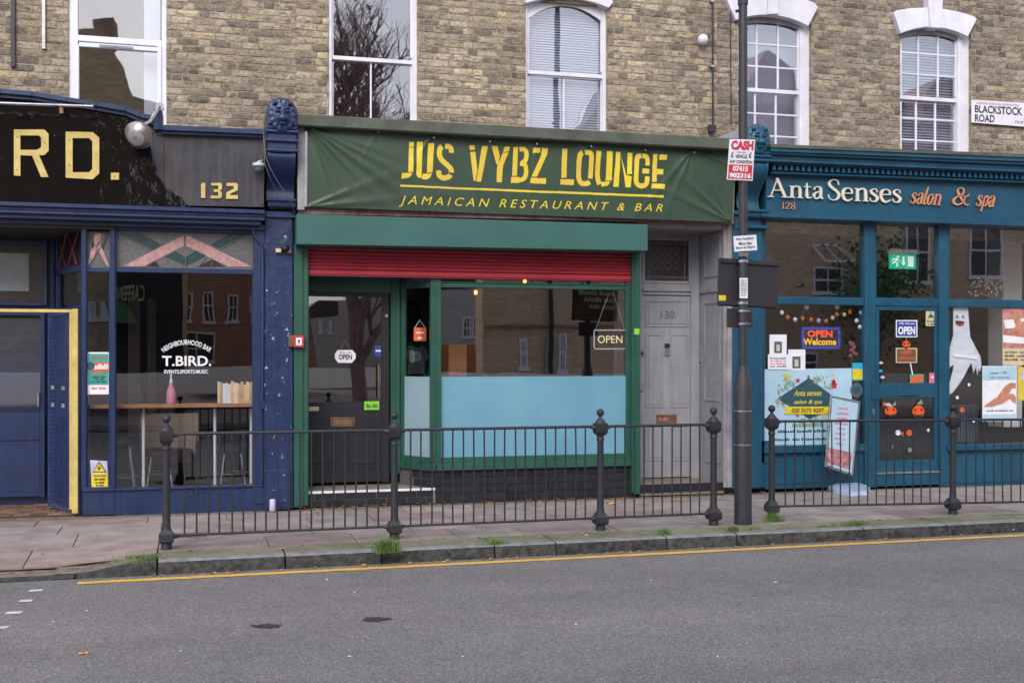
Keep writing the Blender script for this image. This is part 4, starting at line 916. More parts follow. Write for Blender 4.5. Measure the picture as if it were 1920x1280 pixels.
console(tp_, 1398,1444,232,283,302,302,392, 'teal', .34)
MB().R(1374,1429,402,916,-.07,.27).build('shaft', 'teal', tp_, bevel=.01)
MB().R(1377,1425,408,430,-.085,.02).R(1424,1428,402,910,-.08,.02).R(1374,1429,395,403,-.11,.2).build('moulding', 'teal', tp_, bevel=.004)
MB().Q([(1338,261),(1384,243),(1400,243),(1400,262)], -.25, .5).build('flashing', 'greyw', tp_)
# cables at pilaster
cb = thing('cable', 'thin grey cable drooping across the navy lion console', 'cable', tuple(P(497,250,-.4)))
pts = [P(494,240,-.3),P(498,290,-.38),P(508,318,-.40),P(528,352,-.36),P(545,378,-.3),P(552,400,-.2)]
MB().tube([Vector(q) for q in smoothline([tuple(p_) for p_ in pts],5)], .004, 6).build('wire', 'pr_grey', cb)
MB().tube([Vector(q) for q in smoothline([tuple(P(a,b,c)) for a,b,c in ((494,240,-.3),(496,300,-.39),(505,330,-.40),(515,352,-.36),(522,372,-.3))],5)], .003, 6).build('wire', 'pr_grey', cb)
pp = thing('pipe', 'navy painted pipe bending down the right edge of the bar window', 'pipe', tuple(P(486,900,-.08)))
MB().tube([Vector(q) for q in smoothline([tuple(P(a,b,-.09)) for a,b in ((370,417),(460,417),(474,418),(476,440),(484,452),(492,470),(493,560),(492,760))],4)], .012, 8).build('pipe_run', 'navy', pp, smooth=True)
MB().R(487,497,750,766,-.11,.04).build('pipe_box', 'navy', pp, bevel=.004)
MB().tube([P(490,766,-.09),P(491,910,-.09)],.010,8).build('pipe_lower', 'navy', pp)
sl = thing('security_lamp', 'small black lamp on the navy pilaster with cream brackets beneath', 'lamp', tuple(P(535,466,-.13)))
MB().ball(P(535,466,-.17),.045,12,8,(1,1,.8)).build('housing', 'pr_black', sl, smooth=True)
MB().R(517,527,466,473,-.14,.03).build('bracket', 'pr_cream', sl); MB().R(538,545,468,474,-.14,.03).build('bracket', 'pr_cream', sl)
fa = thing('alarm_box', 'small red framed alarm box fixed beside the green shutter guide', 'alarm', tuple(P(556,640,-.16)))
MB().R(541,551,628,650,-.15,.05).build('side_box', 'pr_brown', fa, bevel=.003); MB().R(551,570,629,651,-.16,.05).build('housing', 'pr_red', fa, bevel=.004)
MB().R(555,566,633,647,-.166,.01).build('label_plate', 'paper', fa); MB().disc(560.5,639,.012,-.168,.002,10).R(559.7,561.3,640,645,-.168,.002).build('keyhole', 'pr_black', fa)

# ================================================================== BAR FRONT (132)
bf = thing('bar_shopfront', 'navy painted bar shopfront with gold letters and stained glass transom', 'shopfront', (X(160,0),0,0))
TB = -.22
MB().Q([(-80,172),(0,172),(125,192),(236,208),(300,243),(495,250),(495,388),(-80,378)], TB+.02, .34).build('fascia_back', 'fasciadull', bf)
MB().Q([(-80,180),(0,176),(125,194),(236,208),(262,225),(271,240),(268,262),(282,276),(286,300),(293,312),(291,326),(304,338),(310,352),(322,358),(330,366),(341,370),(346,380),(356,388),(-80,384)], TB, .02).build('fascia_panel', 'fasciablack', bf)
MA['browndull'] = M('rusty_fascia_frame', S(84,66,62), S(52,44,44), 5, .35, streak=.5)
MB().R(296,494,249,258,TB-.0,.02).R(303,306,258,380,TB+.002,.018).R(488,494,258,384,TB+.002,.018).build('fascia_border', 'browndull', bf)
trim = MB(); path = [(-80,160),(0,166),(60,171),(125,182),(180,190),(236,200),(262,211),(288,217)]
for (a, b), (c_, d_) in zip(path[:-1], path[1:]): trim.Q([(a,b),(c_,d_),(c_,d_+9),(a,b+9)], TB-.09, .40); trim.Q([(a,b+9),(c_,d_+9),(c_,d_+17),(a,b+17)], TB-.05, .36)
trim.Q([(288,205),(304,205),(304,243),(288,243)], TB-.07, .38).Q([(304,234),(497,243),(497,252),(304,244)], TB-.09, .40).Q([(304,244),(497,252),(497,258),(304,251)], TB-.05, .36)
trim.build('fascia_trim', 'navy', bf, bevel=.004)
GLP = {'R': [[(26,243),(38,243),(38,330),(26,329)],[(38,243),(83,243),(91,251),(91,283),(83,291),(73,291),(91,332),(77,332),(60,292),(38,291),(38,281),(70,281),(77,276),(77,258),(72,254),(38,254)]],
       'D': [[(123,247),(136,247),(136,334),(123,333)],[(136,247),(174,248),(186,258),(186,325),(174,336),(136,334),(136,323),(167,323),(173,317),(173,265),(167,259),(136,259)]]}
def polys(name, pl, y, d, mat, parent):
    mb = MB()
    for i, q in enumerate(pl): mb.Q(q, y-(i*.0006), d)
    o = mb.build(name, mat, parent); return o
lt = []
polys('letter', GLP['R'], TB-.03, .03, 'gold', bf); polys('letter', GLP['D'], TB-.03, .03, 'gold', bf)
polys('letter', [[(-82,240),(-32,241),(-32,328),(-82,327)]], TB-.03, .03, 'gold', bf)
polys('letter', [[(208,324),(223,324),(223,337),(208,337)]], TB-.03, .03, 'gold', bf)
sc_ = MB()
for q in ((32,256),(32,318),(84,268),(129,262),(130,310),(180,290),(215,331)): sc_.disc(q[0],q[1],.006,TB-.034,.004,8)
sc_.build('letter_screws', 'browndull', bf)['kind'] = 'stuff'
polys('letter', [[(379,343),(385,343),(385,371),(377,371),(377,346)]], TB-.0, .02, 'gold', bf)
polys('letter', [[(396,343),(414,343),(416,346),(416,355),(412,357),(416,360),(416,369),(413,372),(395,372),(395,367),(409,367),(409,360),(401,360),(401,355),(409,355),(409,348),(396,348)]], TB-.0, .02, 'gold', bf)
polys('letter', [[(425,343),(443,343),(446,346),(446,357),(432,363),(432,366),(446,366),(446,373),(424,373),(424,361),(438,354),(438,349),(425,349)]], TB-.0, .02, 'gold', bf)
bm_ = MB(); bm_.R(-80,497,384,392,-.27,.4).R(-80,497,392,399,-.23,.4).R(-80,497,399,405,-.25,.38).R(-80,490,405,414,-.20,.35)
bm_.build('cornice', 'navy', bf, bevel=.006)
MB().R(-80,497,414,424,-.10,.2).R(205,478,424,434,-.03,.1).build('head_beam', 'navy', bf, bevel=.005)
# front window
MB().R(475,497,420,945,-.06,.16).build('window_post', 'navy', bf, bevel=.006)
MB().R(206,216,424,915,-.05,.12).build('window_post', 'navy', bf, bevel=.006); MB().R(152,162,424,918,-.04,.12).build('window_post', 'navy', bf, bevel=.006)
MB().R(162,206,502,510,-.02,.06).R(216,475,503,512,-.02,.06).build('transom', 'navy', bf, bevel=.004)
MB().R(154,216,913,966,-.045,.2).R(216,497,913,964,-.045,.2).R(154,497,913,917,-.07,.1).build('stall_riser', 'navy', bf, bevel=.005)
wn = MB().frame(216,475,510,915,2,.0,.03).build('window', 'navy', bf); MB().R(217,474,511,914,.012,.006).build('pane', 'clear', wn)
wn = MB().frame(162,206,508,915,2,.0,.03).build('window', 'navy', bf); MB().R(163,205,509,914,.012,.006).build('pane', 'clear', wn)
def SG(parent, quads, y):
    for q, m_ in quads: MB().Q(q, y, .006).build('glass_piece', m_, parent)
sg = MB().R(216,475,434,503,.03,.006).R(162,206,434,502,.03,.006).build('stained_glass', 'sg_grey', bf)
SG(sg, [([(345,441),(345,461),(270,499.5),(229,499.5)],'sg_pink'),([(349,440),(472,500),(428,500),(349,461)],'sg_pink'),
 ([(222,437),(262,437),(303,459),(285,468)],'sg_green'),([(432,437),(468,437),(412,467),(395,458)],'sg_green'),
 ([(308,480),(328,470),(348,482),(348,498)],'sg_green'),([(349,482),(368,470),(387,479),(349,498)],'sg_green'),
 ([(275,499.5),(290,490),(300,499.5)],'sg_dark'),([(368,499.5),(400,486),(420,499.5)],'sg_dark'),
 ([(163,499),(168,499),(187,455),(190,438),(178,438)],'sg_pink'),([(205,499),(200,499),(180,462),(184,446),(190,462)],'sg_pink'),([(165,437),(171,437),(178,460),(174,470)],'sg_green'),([(205,437),(198,437),(190,462),(193,470)],'sg_green')], .024)
ll = MB()
for a, b in (((262,437),(303,459)),((222,437),(285,468)),((432,437),(395,458)),((468,437),(412,467)),((308,437),(312,452)),((388,437),(384,452)),((290,487),(300,499)),((400,487),(396,500)),((328,470),(348,482)),((348,482),(368,470)),((348,482),(348,500)),((308,480),(325,500)),((387,479),(372,500)),((165,437),(200,499)),((205,437),(165,499))):
    ll.tube([P(a[0],a[1],.018),P(b[0],b[1],.018)], .003, 5)
ll.build('lead_line', 'leadline', sg)
# lobby: back wall, door, splay, gate
LY = .9
bk = MB().R(-120,215,425,955,LY+.10,.06).build('lobby_back_wall', 'navy', bf)
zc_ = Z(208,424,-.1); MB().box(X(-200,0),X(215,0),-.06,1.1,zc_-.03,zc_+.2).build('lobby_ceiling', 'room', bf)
od = MB().frame(-90,88,450,572,6,LY+.02,.03).build('overdoor_light', 'navy', bf, bevel=.003); MB().R(-84,82,456,566,LY+.035,.006).build('pane', 'sg_dark', od)
MA['signreflect'] = M('pale_sign_reflection', S(150,156,160), S(120,128,134), 4, .5)
MB().R(-60,54,474,545,LY+.028,.006).build('sign_reflection_panel', 'signreflect', od)  # pale sheet painted as a sign's reflection in the overdoor pane
dr = MB().frame(-60,84,582,932,9,LY-.0,.04).R(-51,75,774,923,LY+.01,.03).R(-51,75,822,826,LY-.004,.014).build('door', 'navy', bf, bevel=.004)
MB().R(-51,75,591,774,LY+.02,.006).build('pane', 'dooglass', dr)
MB().tube([P(72,735,LY-.04),P(72,762,LY-.04)],.01,8).build('handle','chrome',dr)
sa, sb = Vector((X(99,LY),LY+.04)), Vector((X(156,0),.03))
spl = MB().VB(sa,sb,.02,Z(128,575,.45),.06).VB(sa,sb,Z(128,512,.45),Z(128,500,.45),.06).VB(sa,sa+(sb-sa)*.12,Z(128,575,.45),Z(128,432,.45),.06).build('splayed_side', 'navy', bf, bevel=.003)
MB().VB(sa,sb,Z(128,575,.45),Z(128,512,.45),.006,-.02).build('pane','dooglass',spl); MB().VB(sa,sb,Z(128,500,.45),Z(128,430,.45),.006,-.02).build('stained_pane','sg_dark',spl)
for u0,u1,v0,v1 in ((.2,.5,0,1),(.5,.8,1,0),(.5,.9,0,1),(.2,.45,1,0)):
    p_, q_ = sa+(sb-sa)*u0, sa+(sb-sa)*u1; za_, zb_ = Z(128,500,.45), Z(128,432,.45)
    MB().tube([Vector((p_.x,p_.y-.03,za_+(zb_-za_)*v0)),Vector((q_.x,q_.y-.03,za_+(zb_-za_)*v1))],.012,6).build('stained_strip','maroon',spl)
gt = thing('security_gate', 'gold framed mesh security gate folded open at the bar entrance', 'gate', (X(140,0),0,0))
MB().R(135,146,579,962,-.06,.06).R(130,135,585,955,-.045,.04).R(-80,135,579,585,-.05,.04).build('gate_frame', 'gold', gt, bevel=.003)
ga, gb = Vector((X(131,0),.0)), Vector((X(92,.5),.5)); gz0, gz1 = .05, Z(110,590,.25)
g_ = MB(); n1, n2 = 9, 46
for i in range(n1+1):
    p_ = ga+(gb-ga)*i/n1; g_.tube([Vector((p_.x,p_.y,gz0)),Vector((p_.x,p_.y,gz1))], .0035 if 0 < i < n1 else .012, 5)
for j in range(n2+1):
    z_ = gz0+(gz1-gz0)*j/n2; g_.tube([Vector((ga.x,ga.y,z_)),Vector((gb.x,gb.y,z_))], .003 if 0 < j < n2 else .012, 5)
MA['mesh'] = M('navy_wire', S(58,74,120), S(44,58,100), 9, .4)
o = g_.build('gate_mesh', 'mesh', gt)
MB().VB(ga+(gb-ga)*.02,gb-(gb-ga)*.02,gz0+1.35,gz0+1.42,.01,.02).build('gate_bar','navy',gt)
for z_ in (1.28,1.1): 
    for u in (.3,.8):
        p_ = ga+(gb-ga)*u; MB().box(p_.x-.015,p_.x+.015,p_.y-.04,p_.y-.02,z_-.02,z_+.02).build('bolt','chrome',gt)
# lobby floor tiles (brownish mosaic)
lf = thing('lobby_floor', 'worn brown tiled floor of the bar entrance', 'floor'); lf['kind'] = 'structure'; del lf['category']
MA['mos'] = M('brown_floor_tile', S(132,100,84), S(96,74,64), 20, .8, rnd=.5, bump=.3)
MB().box(X(-120,0),X(153,0),.03,1.0,-.05,.004).build('tile_bed','room',lf)
for i in range(14):
    for j in range(8):
        x_ = X(150,0)-.16*(i+1)+(.08 if j % 2 else 0); y_ = .04+j*.11
        if R_.random() < .93: MB().box(x_+.003,x_+.157,y_+.002,y_+.107,.002,.012+R_.uniform(0,.004)).build('tile','mos',lf)
# window signs
s_ = thing('poster', 'teal and white event poster in the narrow bar window', 'poster', tuple(P(183,738,.008)))
MB().R(162.5,205.5,660,739,.005,.003).build('sheet','paper',s_); MB().R(165,203,663,721,.002,.003).build('teal_field','pr_teal',s_); MB().R(170,205,679,696,-.001,.003).build('orange_band','pr_orange',s_)
MB().disc(170,686,.04,-.004,.003).build('portrait_disc','pr_dteal',s_); text('~COCKTAILS',(174,203,682,692),-.003,'paper',s_)
for i,(a,b,t,m_) in enumerate(((172,196,669,'pr_orange'),(178,192,701,'pr_orange'),(172,197,706,'pr_dteal'),(176,194,710,'pr_dteal'),(170,198,715,'pr_dteal'),(171,198,727,'pr_orange'))):
    text(('~xxxx xxxxx','~xxxxxx','~xxxxx xxxx','~xxxx xxxx','~xxxx xxxx xxxxx','~xxxx xxxxx')[i],(a,b,t-1.6,t+1.8),-.002,m_,s_,name='small_print')
s_ = thing('warning_sign', 'yellow and white warning sign low in the narrow bar window', 'sign', tuple(P(187,915,.0)))
MB().Q([(169,862),(201,864),(203,914),(172,915)],-.001,.004).build('sheet','pr_lilac',s_); MB().Q([(172,887),(202,887),(202,914),(173,915)],-.004,.003).build('yellow_field','pr_yellow',s_)
MB().Q([(186,864),(200,885),(174,885)],-.004,.003).build('triangle_border','pr_black',s_); MB().Q([(186,867.5),(197,883.5),(176,883.5)],-.007,.003).build('triangle','pr_yellow',s_)
MB().Q([(187,871),(182,879),(186,878),(184,883),(190,875.5),(186,876.5)],-.010,.003).build('flash','pr_black',s_)
text('WARNING',(175,199,889,894),-.006,'pr_black',s_); text('~This building',(177,197,896,900),-.006,'pr_black',s_); text('~is alarmed',(179,195,902,906),-.006,'pr_black',s_); text('~24 hours',(180,194,908,911),-.006,'pr_black',s_)
vn = thing('window_lettering', 'white vinyl words T.BIRD. on the large bar window', 'lettering', tuple(P(350,700,.008)))
MA['vinyl'] = M('white_vinyl', S(232,234,242), None, 4, .5)
text('T.BIRD.',(304,396,667,686),.006,'vinyl',vn,bold=.02); text('EVENTS.SPORTS.MUSIC',(308,390,693,700),.006,'vinyl',vn,bold=.02)
cA = P(350,716,.006)
def arcw(p, u, w):
    t = math.radians(128-76*u); r = (.385+.052*w); return Vector((cA.x+r*math.cos(t)*.95, .006, cA.z+r*math.sin(t)))
text('NEIGHBOURHOOD BAR',(304,396,640,660),.006,'vinyl',vn,bold=.015,warp=arcw)
# lamp, light bar, camera on the bar fascia
s_ = thing('spotlight', 'round silver floodlight on a short arm over the bar fascia', 'lamp', tuple(P(298,203,-.2)))
q = P(264,250,-.55)
pr = [(.008,.10),(.03,.10),(.05,.06),(.10,.03),(.135,-.02),(.14,-.05),(.12,-.06),(.10,-.10),(.05,-.125),(.004,-.13)]
from mathutils import Matrix
mb = MB().lathe(pr[::-1], (0,0,0), 28); rm = Vector((.35,.75,.55)).to_track_quat('Z','Y').to_matrix(); mb.v = [rm @ v + q for v in mb.v]; mb.build('shade','spotglass',s_,smooth=True); mb = MB().lathe([(.07,-.128),(.085,-.118)], (0,0,0), 28); mb.v = [rm @ v + q for v in mb.v]; mb.build('lens','greyw',s_,smooth=True); MB().tube([q+Vector((0,.02,.07)),P(282,228,-.5),P(300,200,-.28)],.018,8).build('arm','spotglass',s_,smooth=True)
MB().disc(300,200,.04,-.3,.06).build('wall_plate','chrome',s_)
s_ = thing('light_bar', 'long thin metal trough light over the letters of the bar sign', 'lamp', tuple(P(60,196,-.5)))
MB().tube([P(-80,191,-.5),P(175,200,-.5)],.014,8).build('trough','chrome',s_,smooth=True); MB().tube([P(114,199,-.5),P(115,196,-.3),P(117,208,-.22)],.012,6).build('bracket','gold',s_); MB().R(111,119,198,213,-.26,.04).build('bracket_plate','brass',s_,bevel=.003)
s_ = thing('security_camera', 'white dome security camera at the right end of the bar fascia', 'camera', tuple(P(486,312,-.3)))
MB().lathe([(.005,-.055),(.035,-.045),(.05,-.015),(.055,.01)],P(485,313,-.34),18).build('dome','pr_grey',s_,smooth=True); MB().lathe([(.058,.01),(.062,.035),(.03,.045)],P(485,313,-.34),18).build('housing','white',s_,smooth=True)
MB().tube([P(485,304,-.34),P(492,302,-.2)],.014,8).build('arm','white',s_)
for a,b,c_,nm,lb in ((20,28,125,'pipe','dark pipe end running down the brick wall at far left'),(78,85,92,'trunking','short pale cable trunking on the brick wall beside the plastic window')):
    s_ = thing(nm, lb, nm, tuple(P(a,c_,BY-.03))); MB().R(a,b,-80,c_,BY-.03,.03).build('run','lamp' if a==20 else 'chrome',s_,bevel=.003)

# ================================================================== SALON FRONT (128)
sf = thing('salon_shopfront', 'teal painted salon shopfront with cream raised letters and dentil cornice', 'shopfront', (X(1436,0),0,0))
def QQ(a, b, ta, tb, ba, bb): return [(a,ta),(b,tb),(b,bb),(a,ba)]
E = 2060; ex = lambda v0, v1: v1+(v1-v0)*(E-1920)/474
def band(mb, ta, tb, ba, bb, y, d): mb.Q(QQ(1446,E,ta,ex(ta,tb),ba,ex(ba,bb)), y, d)
cp = MB(); band(cp, 270,289,276,295, -.42, .70); cp.build('coping','lead',sf)
co = MB(); band(co,276,295,284,303,-.40,.5); band(co,284,303,289,309,-.37,.5); band(co,289,309,298,318,-.32,.5); band(co,298,318,303,323,-.34,.5); band(co,303,323,308,327,-.28,.4)
band(co,308,327,321,339,-.20,.3); band(co,321,339,325,343,-.235,.3); co.build('cornice','teal',sf,bevel=.004)
x_ = X(1449,-.27); i = 0
dz0 = lambda x: 0
while x_ < X(2000,-.27):
    d_ = Vector((x_,-.27,3))-CAM; px_ = CX+F*d_.dot(RT)/d_.dot(FW); zt_ = Z(px_, 309.5+(px_-1446)*.0395, -.27)
    MB().box(x_,x_+.04,-.27,-.19,zt_-.055,zt_).build('dentil','teal',sf); x_ += .075
fb = MB(); fb.Q(QQ(1436,E,325,ex(325,343),400,ex(400,417)), -.14, .3); fb.build('fascia','teal',sf)
MB().Q(QQ(1430,E,399,ex(399,416),407,ex(407,424)), -.19, .3).build('fascia_bottom_rail','teal',sf,bevel=.005)
MA['cream'] = M('cream_letter_paint', S(222,212,196), S(206,196,180), 6, .5); MA['copper'] = M('copper_letter', S(212,150,112), S(190,126,92), 6, .45)
strokes_text('Anta', ((1440,333),(1545,337),(1545,373),(1440,369)), -.175, 'cream', sf)
strokes_text('Senses', ((1551,336),(1692,341),(1692,380),(1551,375)), -.175, 'cream', sf)
strokes_text('salon', ((1706,349),(1764,352),(1764,385),(1706,381)), -.17, 'copper', sf, shear=.32)
strokes_text('&', ((1786,351),(1817,352),(1817,385),(1786,383)), -.17, 'copper', sf, shear=.1)
strokes_text('spa', ((1830,353),(1864,356),(1864,388),(1830,386)), -.17, 'copper', sf, shear=.32)
strokes_text('128', ((1465,379),(1492,380),(1492,393),(1465,391)), -.155, 'copper', sf, d=.01)
TRM = lambda px: 555+(px-1430)*.0165
LX = .0
def VR(mb, a, b, t, bo, y, d): mb.R(a,b,t,bo,y,d)
fr = MB(); 
fr.R(1428,1434,405,914,-.02,.12); fr.R(1622,1642,408,914,-.03,.12); fr.R(1762,1779,412,912,-.03,.12); fr.build('frame_post','teal',sf,bevel=.005)
fr = MB(); fr.Q([(1434,555),(2060,565.5),(2060,580),(1434,569.5)], -.01, .09); fr.build('transom','teal',sf,bevel=.005)
MB().R(1434,1622,834,848,-.06,.16).build('sill','teal',sf,bevel=.006); MB().R(1779,2060,831,842,-.06,.16).build('sill','teal',sf,bevel=.006)
MB().R(1434,1622,848,914,-.0,.12).R(1445,1612,856,905,-.008,.01).build('stall_riser','teal',sf,bevel=.004); MB().R(1779,2060,842,912,.0,.12).R(1790,2050,850,902,-.008,.01).build('stall_riser','teal',sf,bevel=.004)
MB().R(1424,1443,826,868,-.02,.03).build('side_block','teal',sf,bevel=.004)
wl = MB().frame(1434,1622,407,558,1.5,.02,.02).build('window','teal',sf); MB().R(1435,1621,407,557,.03,.006).build('pane','clear2',wl)
wl = MB().frame(1434,1622,570,835,1.5,.02,.02).build('window','teal',sf); MB().R(1435,1621,570,834,.03,.006).build('pane','clear3',wl)
wl = MB().frame(1642,1762,410,560,1.5,.02,.02).build('window','teal',sf); MB().R(1643,1761,410,559,.03,.006).build('pane','clear2',wl)
wl = MB().frame(1779,2060,412,564,1.5,.02,.02).build('window','teal',sf); MB().R(1780,2059,412,563,.03,.006).build('pane','clear2',wl)
wl = MB().frame(1779,2060,576,832,1.5,.02,.02).build('window','teal',sf); MB().R(1780,2059,576,831,.03,.006).build('pane','clear3',wl)
sdr = MB().R(1642,1649,574,892,.0,.05).R(1753,1762,574,892,.0,.05).R(1649,1753,574,582,.001,.05).R(1649,1753,718,746,.001,.05).R(1649,1753,862,892,.001,.05).build('door','teal',sf,bevel=.004)
MB().R(1649,1753,582,718,.025,.006).R(1649,1753,746,862,.025,.006).build('pane','clear3',sdr)
MB().R(1684,1722,729,742,-.012,.014).build('letterbox','teal',sdr,bevel=.005); MB().R(1636,1644,716,750,-.045,.04).build('handle','teal',sdr,bevel=.004); MB().R(1636,1640,766,777,-.04,.01).build('lock','chrome',sf)
MB().R(1642,1762,884,887.5,-.03,.03).build('threshold_strip','chrome',sf,bevel=.002); MB().R(1640,1764,888,910,-.015,.1).build('threshold','teal',sf,bevel=.004)

# salon window dressing: each sheet a thing
def sheet(name, label, cat, q, y, mat, d=.003, **k):
    c_ = P(sum(p[0] for p in q)/len(q), max(p[1] for p in q), y); t = thing(name, label, cat, tuple(c_), **k)
    MB().Q(q, y, d).build('sheet', mat, t); return t
rect = lambda a,b,t,bo: [(a,t),(b,t),(b,bo),(a,bo)]
SY = .018
t = sheet('poster','large pale blue salon poster with dark diamond and flowers','poster',[(1431,692),(1597,690),(1597,833),(1432,834)],SY,'bluepaper')
MB().Q([(1458,747),(1517,708),(1560,741),(1562,768),(1517,785)],SY-.004,.003).build('diamond','pr_dteal',t)
MB().Q([(1470,762),(1556,762),(1556,776),(1470,776),(1475,769)],SY-.008,.003).build('ribbon','pr_yellow',t); text('020 3573 8207',(1484,1545,765,773),SY-.010,'pr_brown',t,bold=.03)
text('Anta senses',(1488,1541,731,742),SY-.006,'pr_gold',t,shear=.4,bold=.02); text('salon & spa',(1488,1541,749,759),SY-.006,'pr_gold',t,shear=.4,bold=.02)
text('~TREATMENTS',(1486,1542,791,800),SY-.002,'pr_sage',t,bold=.03); text('~Facial, Waxing, Manicure, Nails',(1458,1592,805,810),SY-.002,'pr_dteal',t); text('~Eyebrows, Hair Salon, Threading, Massage',(1448,1592,820,825),SY-.002,'pr_dteal',t)
fl_ = [(1478,707,'pr_gold',1.6,-1),(1471,703,'pr_gold',1.1,-1),(1496,713,'pr_red',1.3,0),(1516,706,'pr_red',.9,0),(1461,722,'pr_red',.6,0),(1467,756,'pr_red',.8,0),(1458,760,'pr_gold',.6,0),(1564,722,'pr_red',2.0,0),(1563,715,'pr_red',1.5,0),(1550,706,'pr_gold',.6,0),(1562,702,'pr_gold',.8,0),(1496,779,'pr_red',.8,0),(1531,778,'pr_red',.7,0),(1544,780,'pr_gold',.7,0),(1504,787,'pr_gold',.6,0),(1538,786,'pr_gold',.5,0)]
mb = {}
for a,b,m_,s2,_ in fl_:
    q = mb.setdefault(m_, MB()); c_ = P(a,b,SY-.0055); n = 18
    q.prism([c_+Vector((.019*s2*(1+.25*math.sin(5*2*math.pi*i/n))*math.cos(2*math.pi*i/n),0,.019*s2*(1+.25*math.sin(5*2*math.pi*i/n))*math.sin(2*math.pi*i/n))) for i in range(n)],Vector((0,.001+.0005*len(q.v)/18/10,0)))
lv = MB(); rs = random.Random(3)
for a0,b0,n in ((1480,718,16),(1468,730,10),(1535,712,18),(1550,720,8),(1465,752,8),(1545,742,5),(1525,787,8),(1500,784,6)):
    for i in range(n):
        a = rs.uniform(0,6.28); c_ = P(a0+rs.uniform(-9,9),b0+rs.uniform(-8,8),SY-.0035-.0001*i); l = rs.uniform(.025,.05); dx = Vector((math.cos(a)*l,0,math.sin(a)*l)); nn = Vector((-math.sin(a)*l*.22,0,math.cos(a)*l*.22))
        lv.add([c_-dx,c_+nn,c_+dx,c_-nn],[(0,1,2,3)])
lv.build('printed_leaves','pr_sage',t)['kind']='stuff'
for m_, q in mb.items(): q.build('printed_flowers',m_,t)['kind']='stuff'
for (a,b,t_,bo,lb,ph) in ((1443,1475,627,666,'white framed photo card tallest in the salon window corner',(1452,1466,640,661)),(1478,1510,655,694,'white photo card with corner picture beside the LED sign',(1486,1501,668,690))):
    t = sheet('photo_card',lb,'card',rect(a,b,t_,bo),SY+(.002 if a<1450 else -.003),'paper'); MB().R(*ph,SY-.0065,.003).build('photo','pr_grey',t); MB().R(ph[0]+4,ph[1]-4,ph[2]+6,ph[3]-3,SY-.009,.003).build('figure','pr_cream',t)
t = sheet('notice','white notice with pink lines above the pale blue poster','notice',rect(1440,1485,664,692),SY-.010,'paper')
for i,m_ in enumerate(('pr_grey','pr_pink','pr_pink','pr_grey')): text(('~xxx xxxxx xxxxxxx','~xxxx xxxxxxxx xxx','~xxxxx xxxxxxxxx','~xxx xxxxxx')[i],(1444,1474,670+i*5,673+i*5),SY-.012,m_,t,name='small_print')
t = sheet('sticker','cyan and yellow card sticker high beside the poster','sticker',rect(1598,1618,680,713),SY,'pr_cyan'); MB().R(1599,1617,692,711,SY-.003,.003).build('yellow_half','pr_yellow',t)
t = thing('sticker','round grey sticker at the poster corner','sticker',tuple(P(1606,746,SY))); MB().disc(1606,731,.085,SY-.004,.003,28).build('disc','pr_grey',t); MB().disc(1606,731,.055,SY-.006,.002,24).build('inner_disc','pr_dteal',t)
t = thing('led_sign','lit dotted LED sign reading OPEN Welcome','sign',tuple(P(1540,655,.08)))
text('OPEN',(1514,1561,619,632),.055,'ledred',t,bold=.035); text('Welcome',(1506,1568,634,647),.055,'ledyel',t,bold=.03)
MB().R(1503,1577,612,655,.06,.01).build('board','pr_black',t); mb = MB()
for r_ in range(2):
    for i in range(25):
        a = 1504.5+r_*2.6+(70-5.2*r_)*i/24
        mb.disc(a,614+r_*2.6,.0065,.055,.004,6); mb.disc(a,652.6-r_*2.6,.0065,.055,.004,6)
    for i in range(12):
        b = 619+(29)*i/11; mb.disc(1504.5+r_*2.6,b,.0065,.055,.004,6); mb.disc(1574.8-r_*2.6,b,.0065,.055,.004,6)
mb.build('blue_leds','ledblue',t)['kind']='stuff'
t = thing('string_lights','garland of tiny orange and white halloween lights in the salon window','string lights',tuple(P(1530,600,.08)))
path = [(1463,576),(1478,592),(1497,598),(1512,580),(1530,597),(1550,599),(1570,592),(1590,580),(1608,575),(1612,600),(1607,622)]
MB().tube([Vector(q) for q in smoothline([tuple(P(a,b,.08)) for a,b in path],4)],.003,5).build('wire','pr_grey',t)
for i,(a,b,m_) in enumerate(((1466,585,'ghost'),(1477,594,'orange'),(1491,598,'ghost'),(1505,596,'orange'),(1521,598,'orange'),(1535,600,'pr_lilac'),(1549,601,'orange'),(1561,595,'pr_cream'),(1569,588,'orange'),(1583,589,'pr_cream'),(1593,584,'orange'),(1614,585,'pr_lilac'),(1606,600,'ghost'),(1612,612,'ghost'))):
    MB().ball(P(a,b+1,.07),.026,10,6,(1,.8,1.1)).build('bulb',m_,t,smooth=True)
for a in (1513,1570): MB().disc(a,575,.03,.07,.01).build('suction_cup','ghost',t)
t = thing('exit_sign','green exit sign with running figure hanging in the salon','sign',tuple(P(1693,503,.4)))
MB().R(1667,1720,467,476,.36,.05).build('housing','white',t,bevel=.004); MB().R(1668,1718,477,504,.37,.02).build('panel','exitlit',t)
MB().R(1703,1713,481,500,.362,.006).build('door_symbol','exitwhite',t); MB().Q([(1693,481),(1696,481),(1696,492),(1699,492),(1694.5,498),(1690,492),(1693,492)],.362,.006).build('arrow','exitwhite',t)
MB().tube([P(1682,486,.362),P(1678,491,.362),P(1683,494,.362),P(1682,500,.362)],.010,6).tube([P(1678,491,.362),P(1673,494,.362)],.009,6).tube([P(1682,485,.362),P(1686,490,.362)],.008,6).tube([P(1681,486,.362),P(1675,485,.362),P(1673,489,.362)],.008,6).disc(1684,481.5,.016,.358,.006).build('running_figure','exitwhite',t)
